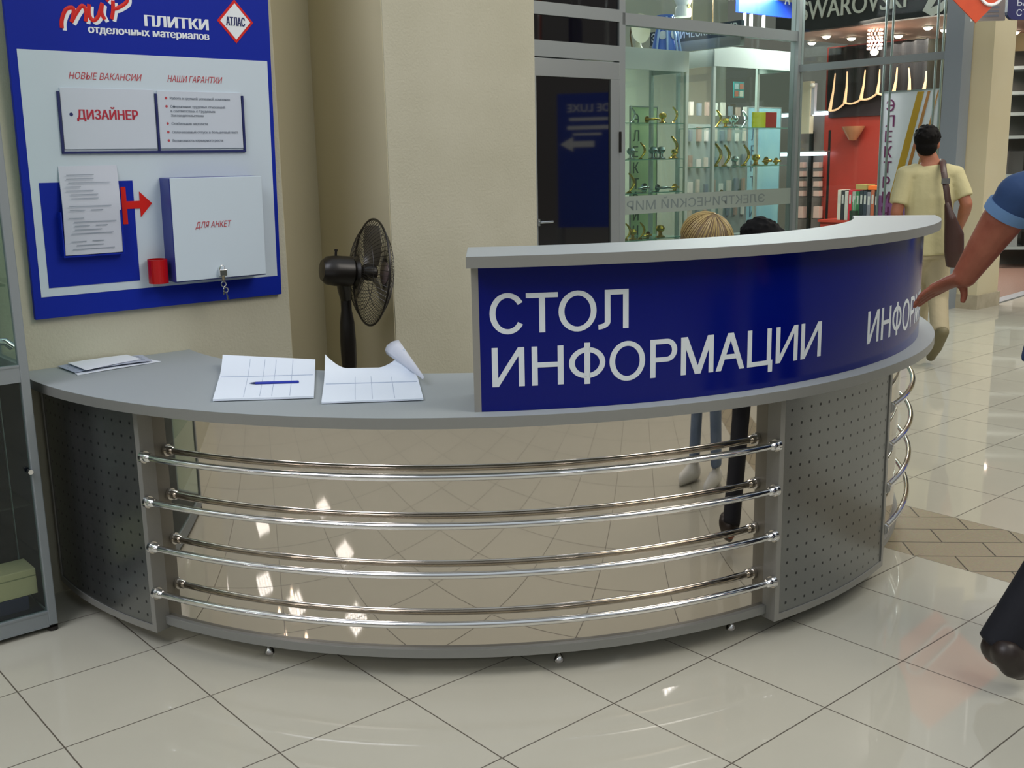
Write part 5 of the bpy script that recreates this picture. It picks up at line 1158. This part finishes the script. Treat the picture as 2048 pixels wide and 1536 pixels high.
# ---- walking man in the cream T-shirt
YM = 7.45
def q(px, py, y=YM): return ony(px, py, y)
base = Vector((q(1860, 500).x, YM, 0))
Jm = dict(pel=q(1857, 492), wst=q(1857, 447), chs=q(1859, 395), shc=q(1861, 345), nkb=q(1860, 322), nck=q(1857, 312), hed=q(1853, 288), lat=(1, .05, 0), face=(.35, 1, -.05),
          shL=q(1812, 350), elL=q(1793, 425, 7.42), wrL=q(1797, 455, 7.66), shR=q(1910, 350), elR=q(1933, 408, 7.38), wrR=q(1920, 452, 7.52), nL=(-1, 0, .2), nR=(1, 0, .2),
          hipL=q(1840, 508), knL=q(1838, 610, 7.72), anL=q(1834, 706, 7.78), toL=Vector((q(1834, 706, 7.78).x, 7.98, .03)),
          hipR=q(1873, 508), knR=q(1876, 600, 7.42), anR=q(1880, 668, 7.20), toR=q(1861, 722, 7.34))
Jm['anL'].z = .09
J_sl[0] = .78
TEE = mat('cream_tshirt', 'beb78c', .85, bump=(9, .5, .02)); man = human('man in a cream T-shirt walking away, brown shoulder bag, seen from behind', (base.x, base.y, 0), Jm, (TEE, mat('khaki_trousers', 'a59a7c', .8, bump=(12, .4, .015)), mat('olive_shoe', '6d6547', .6)), short_hair(HB))
LEATH = mat('brown_leather', '3a211b', .45, bump=(30, .2, .004))
bag = thing('shoulder_bag', 'brown leather shoulder bag hanging at the hip of the man in cream', 'bag', (base.x, base.y, 0)); BL_ = Vector((base.x, base.y, 0))
mb = MB(); YB_ = 7.18
mb.tube([q(1893, 405, YB_) - BL_, q(1900, 435, YB_) - BL_, q(1908, 470, YB_) - BL_, q(1908, 505, YB_) - BL_, q(1903, 535, YB_) - BL_], [(.012, .015), (.05, .035), (.055, .065), (.055, .065), (.035, .035)], 16, up=(0, 1, 0)); fuse('pouch', mb, LEATH, bag, .008, 3)
pts = [q(1888, 330, 7.22) , q(1887, 324, 7.40), q(1889, 330, 7.55)]
mb = MB(); mb.tube([p - BL_ for p in (q(1903, 470, 7.24), q(1900, 430, 7.22), q(1893, 380, 7.24), q(1888, 345, 7.27), q(1886, 326, 7.36), q(1886, 320, 7.46), q(1889, 335, 7.60))], [(.006, .022)] * 7, 8, up=(0, 1, 0)); obj('strap', mb, LEATH, bag, smooth=True)
p = q(1890, 362, 7.235) - BL_; mb = MB(); mb.box(p.x - .028, p.x + .028, p.y - .014, p.y - .006, p.z - .018, p.z + .018); obj('buckle', mb, STEEL, bag)
# ---- man passing at the right edge (only his arm and rear shoe reach into the picture)
L2 = (1.53, 2.80, 0)
wr = ony(1930, 551, 2.80); el = ony(2038, 392, 2.70); tipv = ony(1838, 592, 2.86)
toeR = onz(2036, 1378, .0)
Jr = dict(pel=(1.53, 2.80, .93), wst=(1.55, 2.81, 1.08), chs=(1.58, 2.81, 1.26), shc=(1.60, 2.81, 1.41), nkb=(1.61, 2.81, 1.48), nck=(1.62, 2.81, 1.53), hed=(1.65, 2.80, 1.64), lat=(0, 1, 0), face=(1, -.1, -.05),
          shR=(1.57, 2.64, 1.41), elR=el, wrR=wr, hdR=tipv - wr, nR=(.25, .25, 1), shL=(1.62, 3.0, 1.41), elL=(1.72, 3.04, 1.16), wrL=(1.92, 3.0, 1.14), nL=(0, 1, .2),
          hipR=(1.54, 2.72, .90), knR=(1.52, 2.70, .49), anR=(onz(2014, 1322, .10).x, 2.72, .10), toR=(toeR.x, toeR.y, .03), hipL=(1.55, 2.89, .90), knL=(1.74, 2.90, .50), anL=(1.90, 2.90, .09), toL=(2.05, 2.90, .03))
J_sl[0] = 1.22; J_th['R'] = 1; J_fr[0] = 1.2; J_tk[0] = 1; J_hs[0] = .9
BLUE = mat('blue_shirt', '1f3c66', .8, bump=(10, .5, .015)); CUFF = mat('light_blue_cuff', '5d7fa8', .8); NAVY = mat('navy_trousers', '10121c', .8, bump=(10, .3, .01))
man2 = human('man in a blue shirt at the right edge, bare forearm swung back to the counter', L2, Jr, (BLUE, NAVY, mat('dark_brown_shoe', '2a211d', .4)), short_hair(HB), voxel=.0045, skin=SKIN_R, cuffs=CUFF, curl=.14)
J_fr[0] = 1.0; J_tk[0] = 0; J_hs[0] = 1
# ---- person in jeans, seen mirrored in the steel front
L3 = (2.06, 2.12, 0)
def stand(x, y, fx, fy, h=1.0):
    f = Vector((fx, fy)).normalized(); l = Vector((f.y, -f.x)); P_ = lambda a, b, z: (x + l.x * a + f.x * b, y + l.y * a + f.y * b, z * h)
    return dict(pel=P_(0, 0, .93), wst=P_(0, 0, 1.08), chs=P_(0, 0, 1.26), shc=P_(0, 0, 1.42), nkb=P_(0, 0, 1.48), nck=P_(0, 0, 1.53), hed=P_(0, .02, 1.64), lat=(l.x, l.y, 0), face=(f.x, f.y, -.1),
                shR=P_(.17, 0, 1.41), elR=P_(.24, -.02, 1.14), wrR=P_(.24, .06, .90), nR=(l.x, l.y, 0), shL=P_(-.17, 0, 1.41), elL=P_(-.24, -.02, 1.14), wrL=P_(-.24, .08, .90), nL=(-l.x, -l.y, 0),
                hipR=P_(.09, 0, .90), knR=P_(.10, .03, .49), anR=P_(.11, 0, .09), toR=P_(.13, .16, .03), hipL=P_(-.09, 0, .90), knL=P_(-.10, .10, .49), anL=P_(-.11, .14, .09), toL=P_(-.13, .30, .03))
J_sl[0] = .7
human('person in blue jeans and white trainers, mirrored in the steel panel', L3, stand(2.06, 2.12, -.9, -.3), (mat('grey_tshirt', '8f9296', .85), mat('blue_jeans', '56667e', .85, bump=(14, .4, .01), var=(9, '6d7c92', 0, 1)), mat('white_trainer', 'cfcfcb', .5)), short_hair(mat('brown_hair', '2e2018', .5)), skin=SKIN_P)
# ---- two clerks seated behind the raised front
def sit(hx, hy, hz, fx, fy):
    f = Vector((fx, fy)).normalized(); l = Vector((f.y, -f.x)); bx_, by_ = hx - f.x * .30, hy - f.y * .30; P_ = lambda a, b, z: (bx_ + l.x * a + f.x * b, by_ + l.y * a + f.y * b, z)
    return dict(pel=P_(0, 0, .56), wst=P_(0, .03, .68), chs=P_(0, .10, .84), shc=P_(0, .18, .97), nkb=P_(0, .215, 1.02), nck=P_(0, .24, 1.06), hed=(hx, hy, hz - .115), lat=(l.x, l.y, 0), face=(f.x, f.y, -.45),
                shR=P_(.16, .17, .96), elR=P_(.20, .10, .70), wrR=P_(.10, .22, .60), nR=(l.x, l.y, .3), shL=P_(-.16, .17, .96), elL=P_(-.20, .10, .70), wrL=P_(-.10, .22, .60), nL=(-l.x, -l.y, .3),
                hipR=P_(.09, .02, .53), knR=P_(.11, .36, .50), anR=P_(.11, .30, .09), toR=P_(.12, .44, .03), hipL=P_(-.09, .02, .53), knL=P_(-.11, .36, .50), anL=P_(-.11, .30, .09), toL=P_(-.12, .44, .03)), P_(0, 0, 0)
for px, py, y, fdir, lab, hair_, shm, skn in ((1417, 436, 3.98, (.55, -.83), 'person with blond streaked hair seated behind the blue counter front', long_hair(HBL, HST), mat('white_blouse', 'b9b9b4', .8), SKIN_P), (1526, 446, 4.70, (.98, .12), 'person with black hair seated beside the blond one behind the counter', short_hair(mat('black_cap_hair', '060608', .8, spec=.2)), mat('black_jacket', '14141a', .8), SKIN_P)):
    h = ony(px, py, y); Js, b0 = sit(h.x, h.y, h.z + .004, *fdir); J_sl[0] = .95
    human(lab, (b0[0], b0[1], 0), Js, (shm, mat('dark_skirt', '20222a', .8), BLACKP), hair_, skin=skn)
    stl = thing('office_stool', 'round stool under the ' + ('blond' if px < 1500 else 'black-haired') + ' clerk behind the counter', 'stool', (b0[0], b0[1], 0), 0, 'stools behind the counter')
    mb = MB(); mb.lathe([(.17, .40), (.18, .42), (.17, .445), (.1, .45)], 24); obj('seat', mb, BLACKP, stl, smooth=True)
    mb = MB(); mb.lathe([(.02, .06), (.02, .40)], 12); obj('column', mb, CHROME, stl, smooth=True)
    for k in range(5): a = 2 * math.pi * k / 5; mb = MB(); mb.tube([(0, 0, .07), (.2 * math.cos(a), .2 * math.sin(a), .03)], [.016, .01], 8); mb.ball((.2 * math.cos(a), .2 * math.sin(a), .022), .022, 6); obj('leg', mb, BLACKP, stl, smooth=True)
